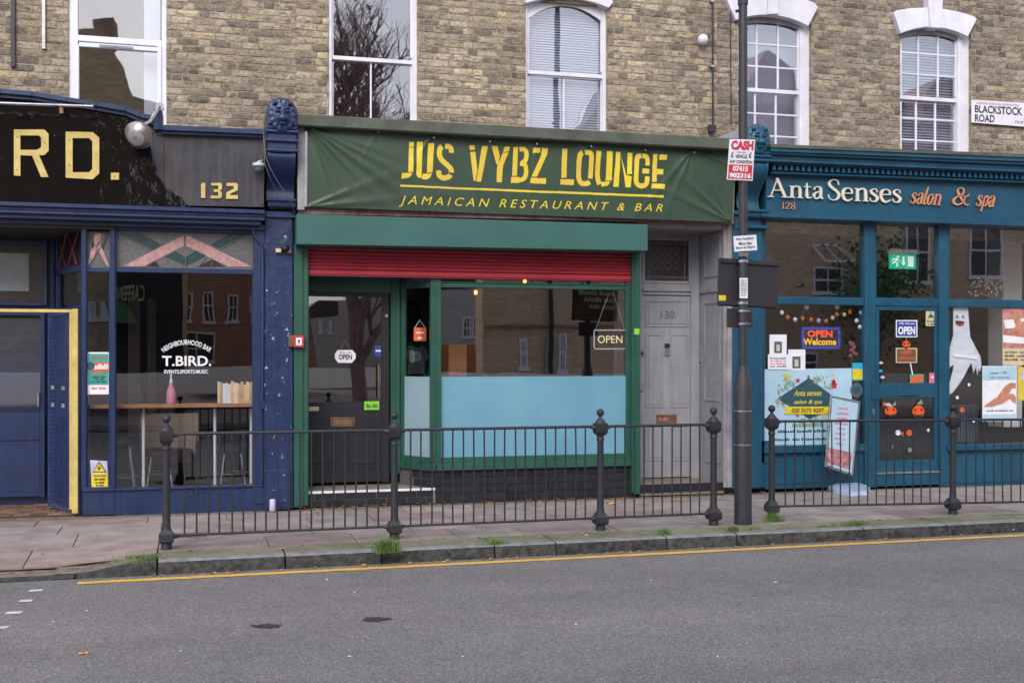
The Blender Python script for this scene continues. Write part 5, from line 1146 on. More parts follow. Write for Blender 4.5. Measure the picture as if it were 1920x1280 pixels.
t = sheet('sign','blue YES we are OPEN sign hanging on the salon door','sign',rect(1680,1720,600,632),.012,'paper'); MB().R(1682,1718,602,630,.009,.003).build('blue_field','pr_blue',t); text('YES, We are',(1685,1715,604,609),.007,'paper',t); text('OPEN',(1684,1716,612,627),.007,'paper',t,bold=.04)
t = sheet('warning_sign','small cream warning notice at the top corner of the salon door','sign',rect(1736,1755,581,611),.012,'pr_cream'); MB().Q([(1745.5,583),(1752,596),(1739,596)],.009,.003).build('triangle','pr_sage',t); MB().Q([(1742,591),(1749,591),(1749,594),(1742,594)],.007,.002).build('symbol','pr_black',t); text('~CCTV IN USE',(1738,1753,600,604),.010,'pr_black',t); text('~24 HOURS',(1739,1752,606,609),.010,'pr_black',t)
def pumpkin(t, px, py, r, y=.008, ratio=1.0, face=True, mat='orange'):
    for k,dx in enumerate((-.55,.55,-.28,.28,0)): MB().disc(px+dx*r*.6,py,r/172*(.62 if k<2 else .8 if k<4 else .88),y-.0015*k,.004,24,.72,1.0*ratio).build('lobe',mat if k%2 or k==4 else 'pr_orange',t)
    if face:
        yy = y-.011
        for sg in (-1,1): MB().Q([(px+sg*r*.35-2,py-r*.1),(px+sg*r*.35+2,py-r*.1),(px+sg*r*.35,py-r*.42)],yy,.003).build('eye','pr_black',t)
        MB().Q(arcpts(px-r*.5,py+r*.25,px+r*.5,py+r*.25,-r*.45,8)+arcpts(px+r*.5,py+r*.22,px-r*.5,py+r*.22,-r*.18,8),yy,.003).build('mouth','pr_black',t)
t = thing('halloween_sign','pumpkin topped happy halloween plaque on the salon door','sign',tuple(P(1700,682,.01)))
pumpkin(t,1699.5,646,11,ratio=.9); MB().R(1680,1719.5,652,680,.0,.006).build('plaque_border','pr_cream',t); MB().R(1682,1717.5,654,678,-.003,.003).build('plaque','pr_brown',t); text('HAPPY',(1688,1711,656,664),-.005,'pr_orange',t,bold=.02); text('Halloween',(1684,1716,667,674),-.005,'pr_orange',t,shear=.3)
MB().R(1698,1701,632,637,.006,.004).build('stalk','pr_green',t)
MB().tube([P(1707,681,.0),P(1711,702,.01)],.008,6).build('ribbon','ghost',t)
t = sheet('sticker','coral and teal card at the lower edge of the door glass','sticker',[(1706,701),(1732,701),(1732,717),(1706,718)],.012,'pr_teal'); MB().Q([(1708,706),(1730,703),(1731,712),(1722,717),(1707,718)],.009,.003).build('coral_card','pr_orange',t)
t = sheet('sticker','tiny pink label in the right corner of the door glass','sticker',rect(1742,1755,699,719),.012,'pr_pink'); MB().disc(1748.5,707,.016,.010,.002,12).build('logo','paper',t)
for i,(px_,py_,m_,lb) in enumerate(((1649,680,'pr_cream','small oval sticker highest beside the salon door handle'),(1648,695,'pr_cyan','small pale cyan sticker below the oval one on the door glass'),(1652,707,'pr_lilac','lilac oval sticker lowest beside the salon door handle'))):
    t = thing('sticker',lb,'sticker',tuple(P(px_+3,py_,.012))); MB().disc(px_+3,py_,.03,.012,.003,16,1,.55).build('disc',m_,t)
for px_,lb in ((1670,'pumpkin cutout wearing a hat, left one on the lower door glass'),(1722,'rounder pumpkin cutout with green stalk, right one on the lower door glass')):
    t = thing('pumpkin_cutout',lb,'decoration',tuple(P(px_,786,.01))); pumpkin(t,px_,771,16.5,ratio=.92 if px_>1700 else .75)
    if px_ < 1700: MB().Q([(px_-12,760),(px_+4,762),(px_-2,755),(px_-10,756)],.0,.003).build('hat','pr_lilac',t); MB().disc(px_-12,757,.022,-.002,.003).build('berry','pr_orange',t); MB().Q([(px_+2,760),(px_+10,752),(px_+10,760)],.0,.003).build('leaf','pr_sage',t)
    else: MB().Q([(px_-3,757),(px_+6,748),(px_+8,757),(px_+2,758)],.0,.003).build('stalk','pr_sage',t)
for i,(px_,py_,r,m_,lb) in enumerate(((1684,811,6,'ghost','white mini pumpkin sticker low on the door glass'),(1693,813,4.5,'orange','smallest orange mini sticker between two mini pumpkins'),(1705,811,7,'orange','orange mini pumpkin sticker right of the white one'),(1741,806,3.5,'ghost','pale bat sticker far right on the lower door glass'),(1706,843,5,'pr_sage','grey green round sticker lowest on the door glass'),(1675,837,5,'pr_grey','faint grey sticker low left on the door glass'),(1804,768,6,'orange','mini orange pumpkin sticker right of the railing post'),(1795,745,4,'ghost','white skull sticker under the hanging ghost'),(1817,721,3.5,'ghost','tiny white sticker beside the ghost tail'),(1826,788,4.5,'ghost','white sticker low in the right salon window'))):
    t = thing('sticker',lb,'sticker',tuple(P(px_,py_+r,.012))); MB().disc(px_,py_,r/172,.010,.003,14,1,.9).build('disc',m_,t)
    MB().R(px_-r*.5,px_-r*.2,py_-r*.3,py_,.007,.002).R(px_+r*.2,px_+r*.5,py_-r*.3,py_,.007,.002).build('eyes','pr_grey',t)
# ghost
t = thing('ghost_decoration','white cloth ghost with grinning face hanging in the salon window','decoration',tuple(P(1805,745,.06)))
out = [(1788,577),(1792,573),(1812,573),(1816,580),(1818,610),(1820,632),(1832,655),(1839,668),(1841,684),(1838,697),(1835,690),(1834,704),(1830,688),(1826,700),(1822,680),(1816,690),(1808,706),(1798,722),(1788,735),(1776,744),(1775,735),(1783,712),(1787,696),(1789,684),(1782,688),(1779,698),(1776,696),(1775,672),(1782,650),(1788,630)]
g = MB().Q(out,.05,.02).build('cloth','ghost',t,bevel=.006)
MB().Q([(1786,664),(1834,668),(1833,674),(1788,669)],.035,.016).build('arm_fold','ghost',t,bevel=.005)
for a in (1795,1806): MB().Q([(a-3,597),(a,590),(a+3,597),(a,594)],.044,.006).build('eye','pr_black',t)
MB().Q([(1792,601),(1808,602),(1807,609),(1793,608)],.044,.006).build('mouth','pr_black',t); MB().Q([(1794,605),(1806,606),(1804,611),(1795,610)],.040,.005).build('tongue','pr_red',t)
MB().tube([P(1801,573,.06),P(1800,560,.06)],.003,5).build('string','ghost',t)
t = sheet('poster','massage photo poster high at the right edge of the salon window','poster',rect(1880,1935,576,684),SY,'pr_cream')
MB().R(1881,1934,577,652,SY-.003,.003).build('photo','pinkphoto',t); MB().Q([(1882,600),(1934,596),(1934,612),(1885,616)],SY-.006,.003).build('towel','paper',t); MB().Q([(1881,628),(1934,634),(1934,645),(1881,642)],SY-.006,.003).build('towel','paper',t); MB().Q([(1896,577),(1904,577),(1914,600),(1922,628),(1912,630),(1902,604)],SY-.009,.003).Q([(1934,600),(1918,602),(1894,620),(1898,626),(1920,612),(1934,612)],SY-.0115,.002).build('arm','skin',t)
for i in range(3): text(('~xxx xxxxx xxxxxxx','~xxxxx xxxxxxx','~xxxx xxx')[i],(1884,1930,658+i*7,662+i*7),SY-.002,'pr_brown',t,name='small_print')
t = sheet('poster','pale laser hair removal poster with crossed bare legs','poster',rect(1842,1906,686,790),SY,'paper'); MB().R(1843,1905,687,712,SY-.003,.003).build('header','bluepaper',t); MB().R(1843,1905,776,789,SY-.003,.003).build('footer','bluepaper',t)
text('Laser / IPL',(1856,1890,696,701),SY-.005,'pr_grey',t); text('hair removal',(1856,1892,705,709),SY-.005,'pr_grey',t)
MB().Q([(1845,762),(1850,757),(1870,744),(1886,722),(1896,717),(1905,718),(1905,728),(1898,727),(1890,741),(1880,752),(1862,762)],SY-.005,.003).build('leg','skin',t); MB().Q([(1864,760),(1884,744),(1892,738),(1900,738),(1905,744),(1905,756),(1899,752),(1894,746),(1880,756)],SY-.008,.003).build('leg','skin',t)
text('~book your free consultation today',(1850,1900,768,771),SY-.002,'pr_grey',t)
t = sheet('poster','yellow poster cut by the right edge of view','poster',rect(1909,1940,688,750),SY,'pr_gold'); MB().R(1915,1936,694,712,SY-.003,.003).build('white_box','pr_lilac',t)
# A-board on pavement
t = thing('pavement_sign','leaning swing sign with pale poster on a grey blue base outside the salon','sign',tuple(PG(1572,922,0)))
ay = P(1572,922,0).y-.0; bY = PG(1575,920,.02).y
pq = [(1558,741),(1614,752),(1600,892),(1547,875)]; 
def inset(q,k): cx=sum(p[0] for p in q)/4; cy=sum(p[1] for p in q)/4; return [(cx+(p[0]-cx)*k,cy+(p[1]-cy)*(1-(1-k)*.45)) for p in q]
MB().Q(pq,bY-.0,.03).build('frame','chrome',t,bevel=.006); MB().Q(inset(pq,.86),bY-.006,.006).build('poster_face','bluepaper',t)
fm = MA['floral'] = M('floral_photo_print', S(206,150,160), S(120,70,60), 16, .4)
MB().Q([(1552,838),(1598,848),(1594,880),(1551,867)],bY-.010,.004).build('flower_photo',fm,t)
for i in range(8):
    w_ = (16,22,20,24,14,18,20,12)[i]; a=1581-i*1.0; b=764+i*9.5; text(('~xxxx','~xxxxxxxxx','~xxxxxx','~xxxxxxx','~xxxxx','~xxxxxxx','~xxxx xx','~xxxxxx')[i],((a-w_/2,b-2),(a+w_/2,b),(a+w_/2,b+4),(a-w_/2,b+2)),bY-.009,'pr_pink',t,name='small_print')
for a,b in ((1553,880),(1590,894)): MB().tube([P(a,b-8,bY+.015),P(a,b+6,bY+.015)],.018,8).build('spring','pr_black',t)
bp_ = []; c_ = PG(1572,916,0)
ou = [(1511,901),(1535,894),(1552,891),(1590,893),(1612,905),(1630,921),(1624,927),(1592,929),(1565,924),(1548,915),(1530,908)]
bt = [PG(a,b,.045) for a,b in ou]; bb = [PG(a,b,.0) for a,b in ou]; cm = sum(bb,Vector())/len(bb); n = len(ou)
bb = [cm+(v-cm)*1.05 for v in bb]; bt = [Vector((v.x,v.y,.045)) for v in [cm+(v-cm)*.97 for v in bb]]; tt = [Vector((v.x,v.y,.08)) for v in [cm+(v-cm)*.55 for v in bb]]
MB().add(bb+bt+tt,[tuple(range(n))]+[(i,(i+1)%n,(i+1)%n+n,i+n) for i in range(n)][::1]+[(i+n,(i+1)%n+n,(i+1)%n+2*n,i+2*n) for i in range(n)]+[tuple(range(3*n-1,2*n-1,-1))]).build('base','base',t,smooth=False)

# ================================================================== SIGNS on the wall and lamp post
t = thing('street_sign','white BLACKSTOCK ROAD street nameplate at the right edge of the brick wall','sign',tuple(P(1871,236,BY-.03)))
nq = [(1822,187),(1932,194),(1932,239),(1822,230)]
MB().Q(nq,BY-.035,.012).build('plate','white',t,bevel=.003)
text('LONDON BOROUGH OF ISLINGTON',((1831,191),(1911,196),(1911,200),(1831,195)),BY-.038,'pr_pink',t,bold=.01)
text('BLACKSTOCK',((1828,197),(1917,202),(1917,217),(1828,211)),BY-.038,'pr_black',t,bold=.02); text('ROAD',((1828,214),(1865,216),(1865,230),(1828,228)),BY-.038,'pr_black',t,bold=.02); text('N.4',((1904,226),(1918,227),(1918,232),(1904,231)),BY-.038,'pr_red',t)
t = thing('security_light','white round lamp on the brick wall left of the black pipe','lamp',tuple(P(1320,74,BY-.05)))
MB().ball(P(1318,75,BY-.09),.065,14,10).build('globe','white',t,smooth=True); MB().tube([P(1324,68,BY-.1),P(1329,66,BY)],.02,8).build('arm','chrome',t); MB().R(1310,1327,88,108,BY-.006,.006).build('wall_patch','patchy',t)
t = thing('drainpipe','thin black pipe with junction box down the brick wall','pipe',tuple(P(1337,250,BY-.03)))
MB().tube([P(1336,-80,BY-.03),P(1337,236,BY-.03)],.012,8).build('pipe_run','iron',t); MB().R(1330,1343,234,248,BY-.05,.05).build('junction_box','iron',t,bevel=.004); MB().tube([P(1336,248,BY-.03),P(1334,256,BY-.03)],.01).build('pipe_end','iron',t)
for yy in (0,122): MB().R(1333,1340,yy,yy+4,BY-.045,.045).build('pipe_clip','chrome',t)
t = thing('wall_cable','thin dark cable down the brick wall behind the lamp post','cable',tuple(P(1370,240,BY-.02))); MB().tube([P(1369,-80,BY-.02),P(1371,235,BY-.02)],.006,6).build('cable_run','iron',t)
# lamp post
lb_ = PG(1393,982,0); LPY = lb_.y
lp = thing('lamp_post','dark grey steel lamp post standing at the kerb between the two railings','lamp post',tuple(lb_))
def zl(py): return Z(1393,py,LPY)
zt_ = 9.0
MB().lathe([(.083,0),(.083,zl(722)),(.078,zl(718)),(.046,zl(688)),(.045,zl(686))],lb_,24).build('base_column','lamp',lp,smooth=True)
MB().lathe([(.043,zl(688)),(.040,zt_)],lb_,20).build('shaft','lamp',lp,smooth=True)
for py in (770,833,898): MB().lathe([(.0845,zl(py+1.2)),(.0845,zl(py-1.2))],lb_,24).build('joint_band','chrome' if py != 898 else 'lamp',lp)
MB().lathe([(.049,zl(10)),(.049,zl(-8))],lb_,20).build('bracket_band','iron',lp); q = P(1380,22,LPY); MB().tube([q,q+Vector((.05,0,.02))],.015,8).build('bracket_bolt','iron',lp)
MB().tube([Vector((lb_.x,lb_.y,zt_)),Vector((lb_.x,lb_.y-.3,zt_+.25)),Vector((lb_.x,lb_.y-1.1,zt_+.35))],.03,8).box(lb_.x-.12,lb_.x+.12,lb_.y-1.7,lb_.y-1.0,zt_+.3,zt_+.42).build('lantern_arm','lamp',lp)
q = P(1393,830,LPY-.09); MB().tube([q,q+Vector((0,0,-.04))],.006,6).build('door_key','chrome',lp)
FYp = LPY-.055
MB().R(1387,1402,521,559,FYp+.008,.004).build('sticker','paper',lp); 
for i in range(8): text('~'+'xxxxxxx xxxxxx xxxxx'[:10+i], (1389,1400,524+i*4,526.5+i*4),FYp+.006,'pr_grey',lp,name='small_print')
t = thing('car_buyer_sign','red and white CASH placard tied high on the lamp post','sign',tuple(P(1388,338,FYp)))
cq = [(1368,261),(1416,262),(1411,339),(1363,337)]
def sub_(q,u0,u1,v0,v1):
    f = lambda u,v: tuple((q[0][k]*(1-u)+q[1][k]*u)*(1-v)+(q[3][k]*(1-u)+q[2][k]*u)*v for k in (0,1)); return [f(u0,v0),f(u1,v0),f(u1,v1),f(u0,v1)]
MB().Q(cq,FYp,.006).build('board','white',t)
MB().Q(sub_(cq,.04,.96,.62,.97),FYp-.003,.003).build('red_field','pr_red',t)
text('CASH',sub_(cq,.08,.95,.03,.26),FYp-.003,'pr_red',t,bold=.06); text('FOR ANY',sub_(cq,.32,.68,.30,.34),FYp-.003,'pr_black',t); text('VEHICLE',sub_(cq,.27,.73,.37,.46),FYp-.003,'pr_black',t,bold=.03); text('£',sub_(cq,.10,.2,.31,.45),FYp-.003,'pr_black',t,bold=.04); text('£',sub_(cq,.8,.9,.31,.45),FYp-.003,'pr_black',t,bold=.04)
text('ANY CONDITION',sub_(cq,.06,.94,.51,.59),FYp-.003,'pr_black',t,bold=.03); text('07415',sub_(cq,.2,.8,.65,.79),FYp-.006,'white',t,bold=.05); text('902316',sub_(cq,.08,.92,.82,.95),FYp-.006,'white',t,bold=.05)
t = thing('parking_sign','small white no loading plate on the lamp post','sign',tuple(P(1397,472,FYp)))
cq = [(1375,443),(1418,440),(1420,469),(1377,472)]; MB().Q(cq,FYp,.004).build('plate','white',t,bevel=.001)
for i,s in enumerate(('No loading','Mon-Sat','8am-6.30pm')): text(s,sub_(cq,(.12,.22,.08)[i],(.88,.78,.92)[i],.12+.28*i,.32+.28*i),FYp-.003,'pr_black',t,bold=.02)
MB().R(1385,1403,473,481,FYp-.004,.012).build('clip','chrome',t)
t = thing('direction_sign','wide dark board seen from behind, clamped to the lamp post with a yellow sticker','sign',tuple(P(1404,578,LPY+.06)))
SYp = LPY+.055
bq2 = [(1347,483),(1463,491),(1458,579),(1345,573)]
MB().Q(bq2,SYp,.01).build('panel','signblack',t,bevel=.003)
for t0 in (.03,.91): MB().Q(sub_(bq2,.04,.97,t0,t0+.065),SYp-.018,.018).build('stiffener','signblack',t,bevel=.003)
MB().Q(rect(1348,1361,553.5,563.5),SYp-.003,.003).build('yellow_sticker','pr_yellow',t)
MA['signface'] = M('brown_sign_face', S(86,70,44), S(78,62,40), 4, .4); MB().Q(sub_(bq2,.02,.98,.03,.97),SYp+.011,.002).build('sign_face','signface',t)
for i,s in enumerate(('~xxxxxx xxxxxxx','~xxxxx xxxxxxxxx','~xxxxxx xxxxx')): text(s,sub_(bq2,.92-.0*i,.12+.12*i,.1+.2*i,.24+.2*i),SYp+.015,'pr_cream',t,bold=.02)
MB().Q(sub_(bq2,.3,.6,.80,.84),SYp+.014,.002).Q([sub_(bq2,.3,.22,.74,.90)[0],sub_(bq2,.22,.2,.82,.84)[0],sub_(bq2,.3,.22,.90,.95)[0]],SYp+.0165,.002).build('arrow','pr_black',t)
for py in (490,568): MB().lathe([(.050,zl(py+2.5)),(.050,zl(py-2.5))],lb_,20).build('clamp','chrome',t)
t = thing('small_direction_sign','smaller dark plate seen from behind under the wide board','sign',tuple(P(1387,612,SYp)))
MB().Q([(1363,578),(1411,580),(1411,614),(1363,614)],SYp,.008).build('panel','signblack',t,bevel=.002)
for py in (583,607): MB().lathe([(.049,zl(py+2)),(.049,zl(py-2))],lb_,20).build('clamp','chrome',t); q=P(1402,py,LPY-.05); MB().tube([q,q+Vector((.03,0,0))],.008,6).build('clamp_bolt','chrome',t)

# ================================================================== RAILINGS
def rail_line(posts, label, ends, group):
    pts = [PG(px,py,0) for px,py in posts]; a, b = pts[0], pts[-1]
    d = (b-a).normalized(); root = thing('railing', label, 'railing', tuple(a))
    pts = [a+d*((p-a).dot(d)) for p in pts]; base = None
    ang = math.atan2(d.y,d.x)
    for i, p in enumerate(pts):
        lo = MB().lathe([(.047,0),(.044,.02),(.042,.055)],p,14).lathe([(.045,.052),(.060,.066),(.060,.125),(.052,.132),(.040,.16)],p,sq=True,rot=ang)
        lo.lathe([(.040,.155),(.036,.175),(.0325,.20),(.0295,.80),(.030,.822),(.036,.828),(.036,.842),(.031,.85),(.033,.865),(.040,.885)],p,16)
        lo.lathe([(.038,.878),(.050,.895),(.055,.902),(.055,.982),(.048,.986)],p,sq=True,rot=ang).lathe([(.052,.984),(.047,1.0),(.030,1.018),(.017,1.032),(.015,1.05)],p,16)
        po = lo.build('post','iron',root,smooth=True); MB().ball(p+Vector((0,0,1.082)),.036,16,10).build('finial','iron',po,smooth=True)
        for z_ in (.112,.948):
            for sg in (-1,1):
                if (i == 0 and sg < 0 and not ends[0]) or (i == len(pts)-1 and sg > 0 and not ends[1]): continue
                MB().tube([p+d*sg*.05+Vector((0,0,z_-.006)),p+d*sg*.095+Vector((0,0,z_))],.024,8,.012).build('socket','iron',po,smooth=True)
    segs = list(zip(pts[:-1],pts[1:])); nb = 0
    for p, q in segs:
        L_ = (q-p).length; dd = (q-p).normalized(); top = .955; bot = .112
        MB().tube([p+dd*.05+Vector((0,0,top)),q-dd*.05+Vector((0,0,top))],.013,8).build('top_rail','iron',root)
        MB().tube([p+dd*.05+Vector((0,0,bot)),q-dd*.05+Vector((0,0,bot))],.011,8).build('bottom_rail','iron',root)
        n = round((L_-.1)/.097)
        for k in range(1, n):
            c_ = p+dd*(.05+(L_-.1)*k/n); j = Vector((R_.uniform(-.004,.004)*(3 if R_.random() < .12 else 1),R_.uniform(-.005,.005),0)); c_ = c_+dd*R_.uniform(-.005,.005)
            MB().tube([c_+Vector((0,0,bot)),c_+j+Vector((0,0,.55)),c_+Vector((0,0,top))],.0075,6).build('bar','iron',root,smooth=True)
    return root, pts, d
r1, pts1, d1 = rail_line([(312,1029),(737,1008),(1125,993),(1338,984)],'black iron pedestrian railing with ball finials in front of the bar and restaurant',(False,False),None)
q = pts1[0]; MB().VB((q.x+d1.x*.04,q.y+d1.y*.04),(q.x+d1.x*.32,q.y+d1.y*.32),.085,.125,.03).build('rusty_bracket','redwood',r1)
r2, pts2, d2 = rail_line([(1447,970),(1785,963),(2120,957)],'black iron railing with ball finials in front of the teal salon',(False,True),None)

# ================================================================== INTERIORS
def room(name, xa_, xb_, y0, y1, z0, z1, wall, floor):
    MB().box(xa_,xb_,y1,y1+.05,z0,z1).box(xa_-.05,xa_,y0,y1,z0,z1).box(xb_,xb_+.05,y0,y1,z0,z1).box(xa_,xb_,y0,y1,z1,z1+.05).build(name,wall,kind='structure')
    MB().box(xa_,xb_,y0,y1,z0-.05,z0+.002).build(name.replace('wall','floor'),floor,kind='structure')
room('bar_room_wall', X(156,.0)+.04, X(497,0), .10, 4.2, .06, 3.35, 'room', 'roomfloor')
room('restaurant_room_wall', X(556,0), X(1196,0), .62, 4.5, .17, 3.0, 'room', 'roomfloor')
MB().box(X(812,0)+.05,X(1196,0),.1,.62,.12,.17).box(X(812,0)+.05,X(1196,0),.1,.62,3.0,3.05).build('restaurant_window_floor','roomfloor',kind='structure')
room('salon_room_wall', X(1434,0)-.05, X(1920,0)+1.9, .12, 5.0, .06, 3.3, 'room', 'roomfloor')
# bar: counter, legs, books, stools, bench panel
t = thing('window_counter','narrow wooden counter along the inside of the bar window','counter',tuple(P(320,913,.3)))
MB().R(164,474,757.5,764.5,.12,.32).build('top','wood',t,bevel=.004)
for a in (269,403,471): MB().tube([P(a,765,.3),P(a,913,.3)],.016,8).build('leg','white',t)
x_ = X(408,.2); zc = Z(320,757.5,.12)+.002; i = 0
while x_ < X(472,.2):
    w_ = R_.uniform(.018,.034); h_ = R_.uniform(.19,.235); o = MB().box(x_,x_+w_-.002,.16,.30,zc,zc+h_).build('book','book' if i not in (2,3,4) else 'paper',label='upright book in the row at the right end of the bar counter',cat='book',group='books on the bar counter'); x_ += w_; i += 1
t = thing('bottle','pink sauce bottle with white nozzle on the bar counter','bottle',tuple(P(321,757,.25)))
c_ = P(321,757,.25); MB().lathe([(.045,0),(.048,.02),(.048,.12),(.03,.17),(.022,.20),(.022,.22)],Vector((c_.x,.25,zc)),16).build('body','pr_pink',t,smooth=True); MB().lathe([(.02,.22),(.012,.26),(.008,.31)],Vector((c_.x,.25,zc)),10).build('nozzle','paper',t,smooth=True)
def stool(px, lbl, seat='pr_black', y=.75, zs_=.68):
    c_ = P(px,800,y); t = thing('bar_stool',lbl,'stool',(c_.x,y,.06)); c_ = Vector((c_.x,y,0))
    MB().lathe([(.17,zs_),(.19,zs_+.02),(.19,zs_+.06),(.15,zs_+.085)],c_,20).build('seat',seat,t,smooth=True)
    for k in range(4):
        a = math.pi/4+k*math.pi/2; MB().tube([c_+Vector((.12*math.cos(a),.12*math.sin(a),zs_)),c_+Vector((.21*math.cos(a),.21*math.sin(a),.07))],.012,6).build('leg','chrome',t)
    MB().tube([c_+Vector((.17*math.cos(2*math.pi*k/16),.17*math.sin(2*math.pi*k/16),.32)) for k in range(17)],.008,6).build('foot_ring','chrome',t)
stool(228,'round dark stool left under the bar counter','darkfab',.6,.66); stool(300,'dark red topped stool behind the first railing post','maroon',.95,.5); stool(436,'dark stool right under the bar counter beside the books','darkfab',.7,.55)
t = thing('bench','plywood fronted bench with maroon cushion inside the bar','bench',tuple(P(320,880,1.6)))
MB().R(262,372,775,850,1.6,.1).build('back_panel','panelply',t); MB().R(250,360,843,872,1.35,.3).build('cushion','maroon',t,bevel=.02)
t = thing('sofa','dark upholstered high seat inside the bar behind the railing','sofa',tuple(P(420,905,1.0)))
MB().R(366,402,830,905,1.0,.5).R(404,464,835,905,1.0,.5).R(366,464,900,912,.98,.5).build('seat_block','darkfab',t,bevel=.03)
t = thing('bar_pillar','pale painted pillar deep inside the bar','pillar',tuple(P(248,880,2.4))); MB().R(240,262,560,880,2.4,.2).R(276,292,560,880,3.0,.2).build('shaft','panelply',t)
# restaurant: t-shirt, tags, plants, bulbs, OPEN neon
t = thing('tshirt','black t-shirt with round print displayed behind the side window','t-shirt',tuple(P(781,702,.5)))
MB().Q([(764,652),(772,648),(783,651),(792,648),(799,654),(806,672),(798,677),(797,702),(764,702),(765,676),(758,672),(760,658)],.48,.03).build('cloth','pr_black',t,bevel=.008); MB().disc(781,668,.055,.475,.003,20).build('print_ring','pr_grey',t); MB().disc(781,668,.035,.472,.003,16).build('print_centre','pr_dteal',t)
t = thing('hanging_sign','small orange notice hanging in the side window','sign',tuple(P(788,639,.22)))
MB().R(776,799,614,639,.22,.004).build('card','pr_orange',t); text('~WELCOME',(780,795,621,625),.217,'paper',t); text('~Please',(783,792,631,635),.217,'paper',t); MB().tube([P(778,614,.222),P(787,600,.222),P(797,614,.222)],.0025,5).build('string','paper',t)
t = thing('open_sign','oval white OPEN plaque hanging on the black door','sign',tuple(P(647,680,dy)))
q = [(633,656),(661,656),(663,659),(667,663),(667,672),(663,676),(660,680),(634,680),(631,676),(628,672),(628,663),(631,659)]
MB().Q(q,dy-.0,.006).build('plaque','paper',t,bevel=.001); text('OPEN',(635,660,664,674),dy-.002,'pr_black',t,bold=.03); text('~come in we are',(637,658,659,662),dy-.002,'pr_pink',t); MB().tube([P(638,656,dy),P(647,638,dy+.01),P(657,656,dy)],.003,5).build('chain','chrome',t)
t = thing('neon_sign','OPEN sign in warm tubes hung on two cords in the right of the window','sign',tuple(P(1144,654,.12)))
ln = [(1115,619),(1173,619),(1174,622),(1174,651),(1172,654),(1116,654),(1114,651),(1114,622),(1115,619)]
MB().tube([P(a,b,.10) for a,b in ln],.007,6).build('border','ghost',t); MA['acr']=glass('smoked_acrylic',.08,(.5,.45,.4,1)); MB().R(1116,1172,621,652,.11,.004).build('backing','acr',t); text('OPEN',(1121,1167,629,643),.095,'warmtube',t,bold=.0)
MB().tube([P(1116,620,.11),P(1143,546,.11)],.003,5).build('cord','pr_cream',t); MB().tube([P(1172,620,.11),P(1149,546,.11)],.003,5).build('cord','pr_cream',t)
for a,b,lb in ((892,548,'lit filament bulb hanging left inside the restaurant window'),(984,527,'lit filament bulb peeping below the red shutter')):
    t = thing('pendant_lamp',lb,'lamp',tuple(P(a,b,1.2))); MB().ball(P(a,b,1.2),.024,12,8,(1,1,1.3)).build('bulb','bulb',t,smooth=True); MB().tube([P(a,b-5,1.2),Vector((P(a,b,1.2).x,1.2,3.0))],.005,6).build('flex','pr_black',t); MB().lathe([(.018,0),(.018,.05)],P(a,b-4,1.2),10).build('holder','brass',t)
def plant(px, py, y, s, lb, n=26):
    c_ = P(px,py,y); t = thing('spiky_plant',lb,'plant',(c_.x,y,c_.z-.3)); mb = MB(); rs = random.Random(px)
    for i in range(n):
        a = rs.uniform(-1.3,1.3); b = rs.uniform(-.6,.6); L_ = s*rs.uniform(.6,1); w_ = .010; p0 = Vector((c_.x,y,c_.z-.12)); pr_ = None
        pts = [p0+Vector((math.sin(a)*L_*k/4, b*L_*k/4*.5, math.cos(a)*L_*k/4*(1-.12*k/4*abs(a))-.02*k*k/4*abs(a))) for k in range(5)]
        for k in range(4):
            w0, w1 = w_*(1-k/4.2), w_*(1-(k+1)/4.2); n_ = Vector((math.cos(a),0,-math.sin(a))); mb.add([pts[k]-n_*w0,pts[k]+n_*w0,pts[k+1]+n_*w1,pts[k+1]-n_*w1],[(0,1,2,3)])
    o = mb.build('fronds','pr_green',t); o['kind']='stuff'; MB().lathe([(.07,-.42),(.1,-.14),(.105,-.12)],Vector((c_.x,y,c_.z)),14).build('pot','pr_brown',t)
plant(908,702,.3,.22,'spiky green plant left of centre behind the frosted film'); plant(1092,706,.3,.18,'low spiky plant right of centre behind the frosted film',18); plant(838,700,.35,.16,'small spiky plant beside the corner post of the restaurant',14); plant(800,702,.3,.2,'tall thin plant beside the black t-shirt',12)
MB().R(842,875,645,705,.9,.05).build('cork_board','wood',label='tan board leaning inside the restaurant window',cat='board')
# salon interior
t = thing('room_column','white painted column inside the right of the salon','column',tuple(P(1890,800,1.2))); MB().R(1880,1916,400,800,1.2,.3).build('shaft','roomlight',t)
t = thing('chandelier','bursting crystal chandelier in the salon window','chandelier',tuple(P(1848,560,.9)))
c_ = P(1848,545,.9); MB().tube([c_,Vector((c_.x,.9,3.3))],.006,6).build('rod','chrome',t); rs = random.Random(5); st = MB(); cr = MB()
for i in range(70):
    a, b = rs.uniform(0,6.28), rs.uniform(-.15,1.2); L_ = rs.uniform(.14,.32); e = c_+Vector((math.cos(a)*math.cos(b),math.sin(a)*math.cos(b)*.6,math.sin(b)*.8))*L_-Vector((0,0,.05)); st.tube([c_,e],.003,4); cr.ball(e,.013,6,4)
st.build('arms','brass',t)['kind']='stuff'; cr.build('crystals','ghost',t)['kind']='stuff'
t = thing('reception_desk','dark reception desk deep inside the salon','desk',tuple(P(1700,850,2.2))); MB().R(1560,1760,760,850,2.2,.6).R(1555,1765,752,760,2.15,.7).build('body','darkfab',t,bevel=.01)
t = thing('radiator','grey ribbed radiator behind the right salon window','radiator',tuple(P(1815,828,.5)))
for i in range(7): MB().R(1797+i*5.5,1801+i*5.5,758,828,.5,.06).build('rib','pr_grey',t,bevel=.006)
t = thing('orchid','pink orchid spray in the left salon window','plant',tuple(P(1600,690,.4)))
mb = MB()
for i in range(14): mb.ball(P(1600+R_.uniform(-6,6),655+R_.uniform(-14,12),.4),.022,8,5,(1,.4,1))
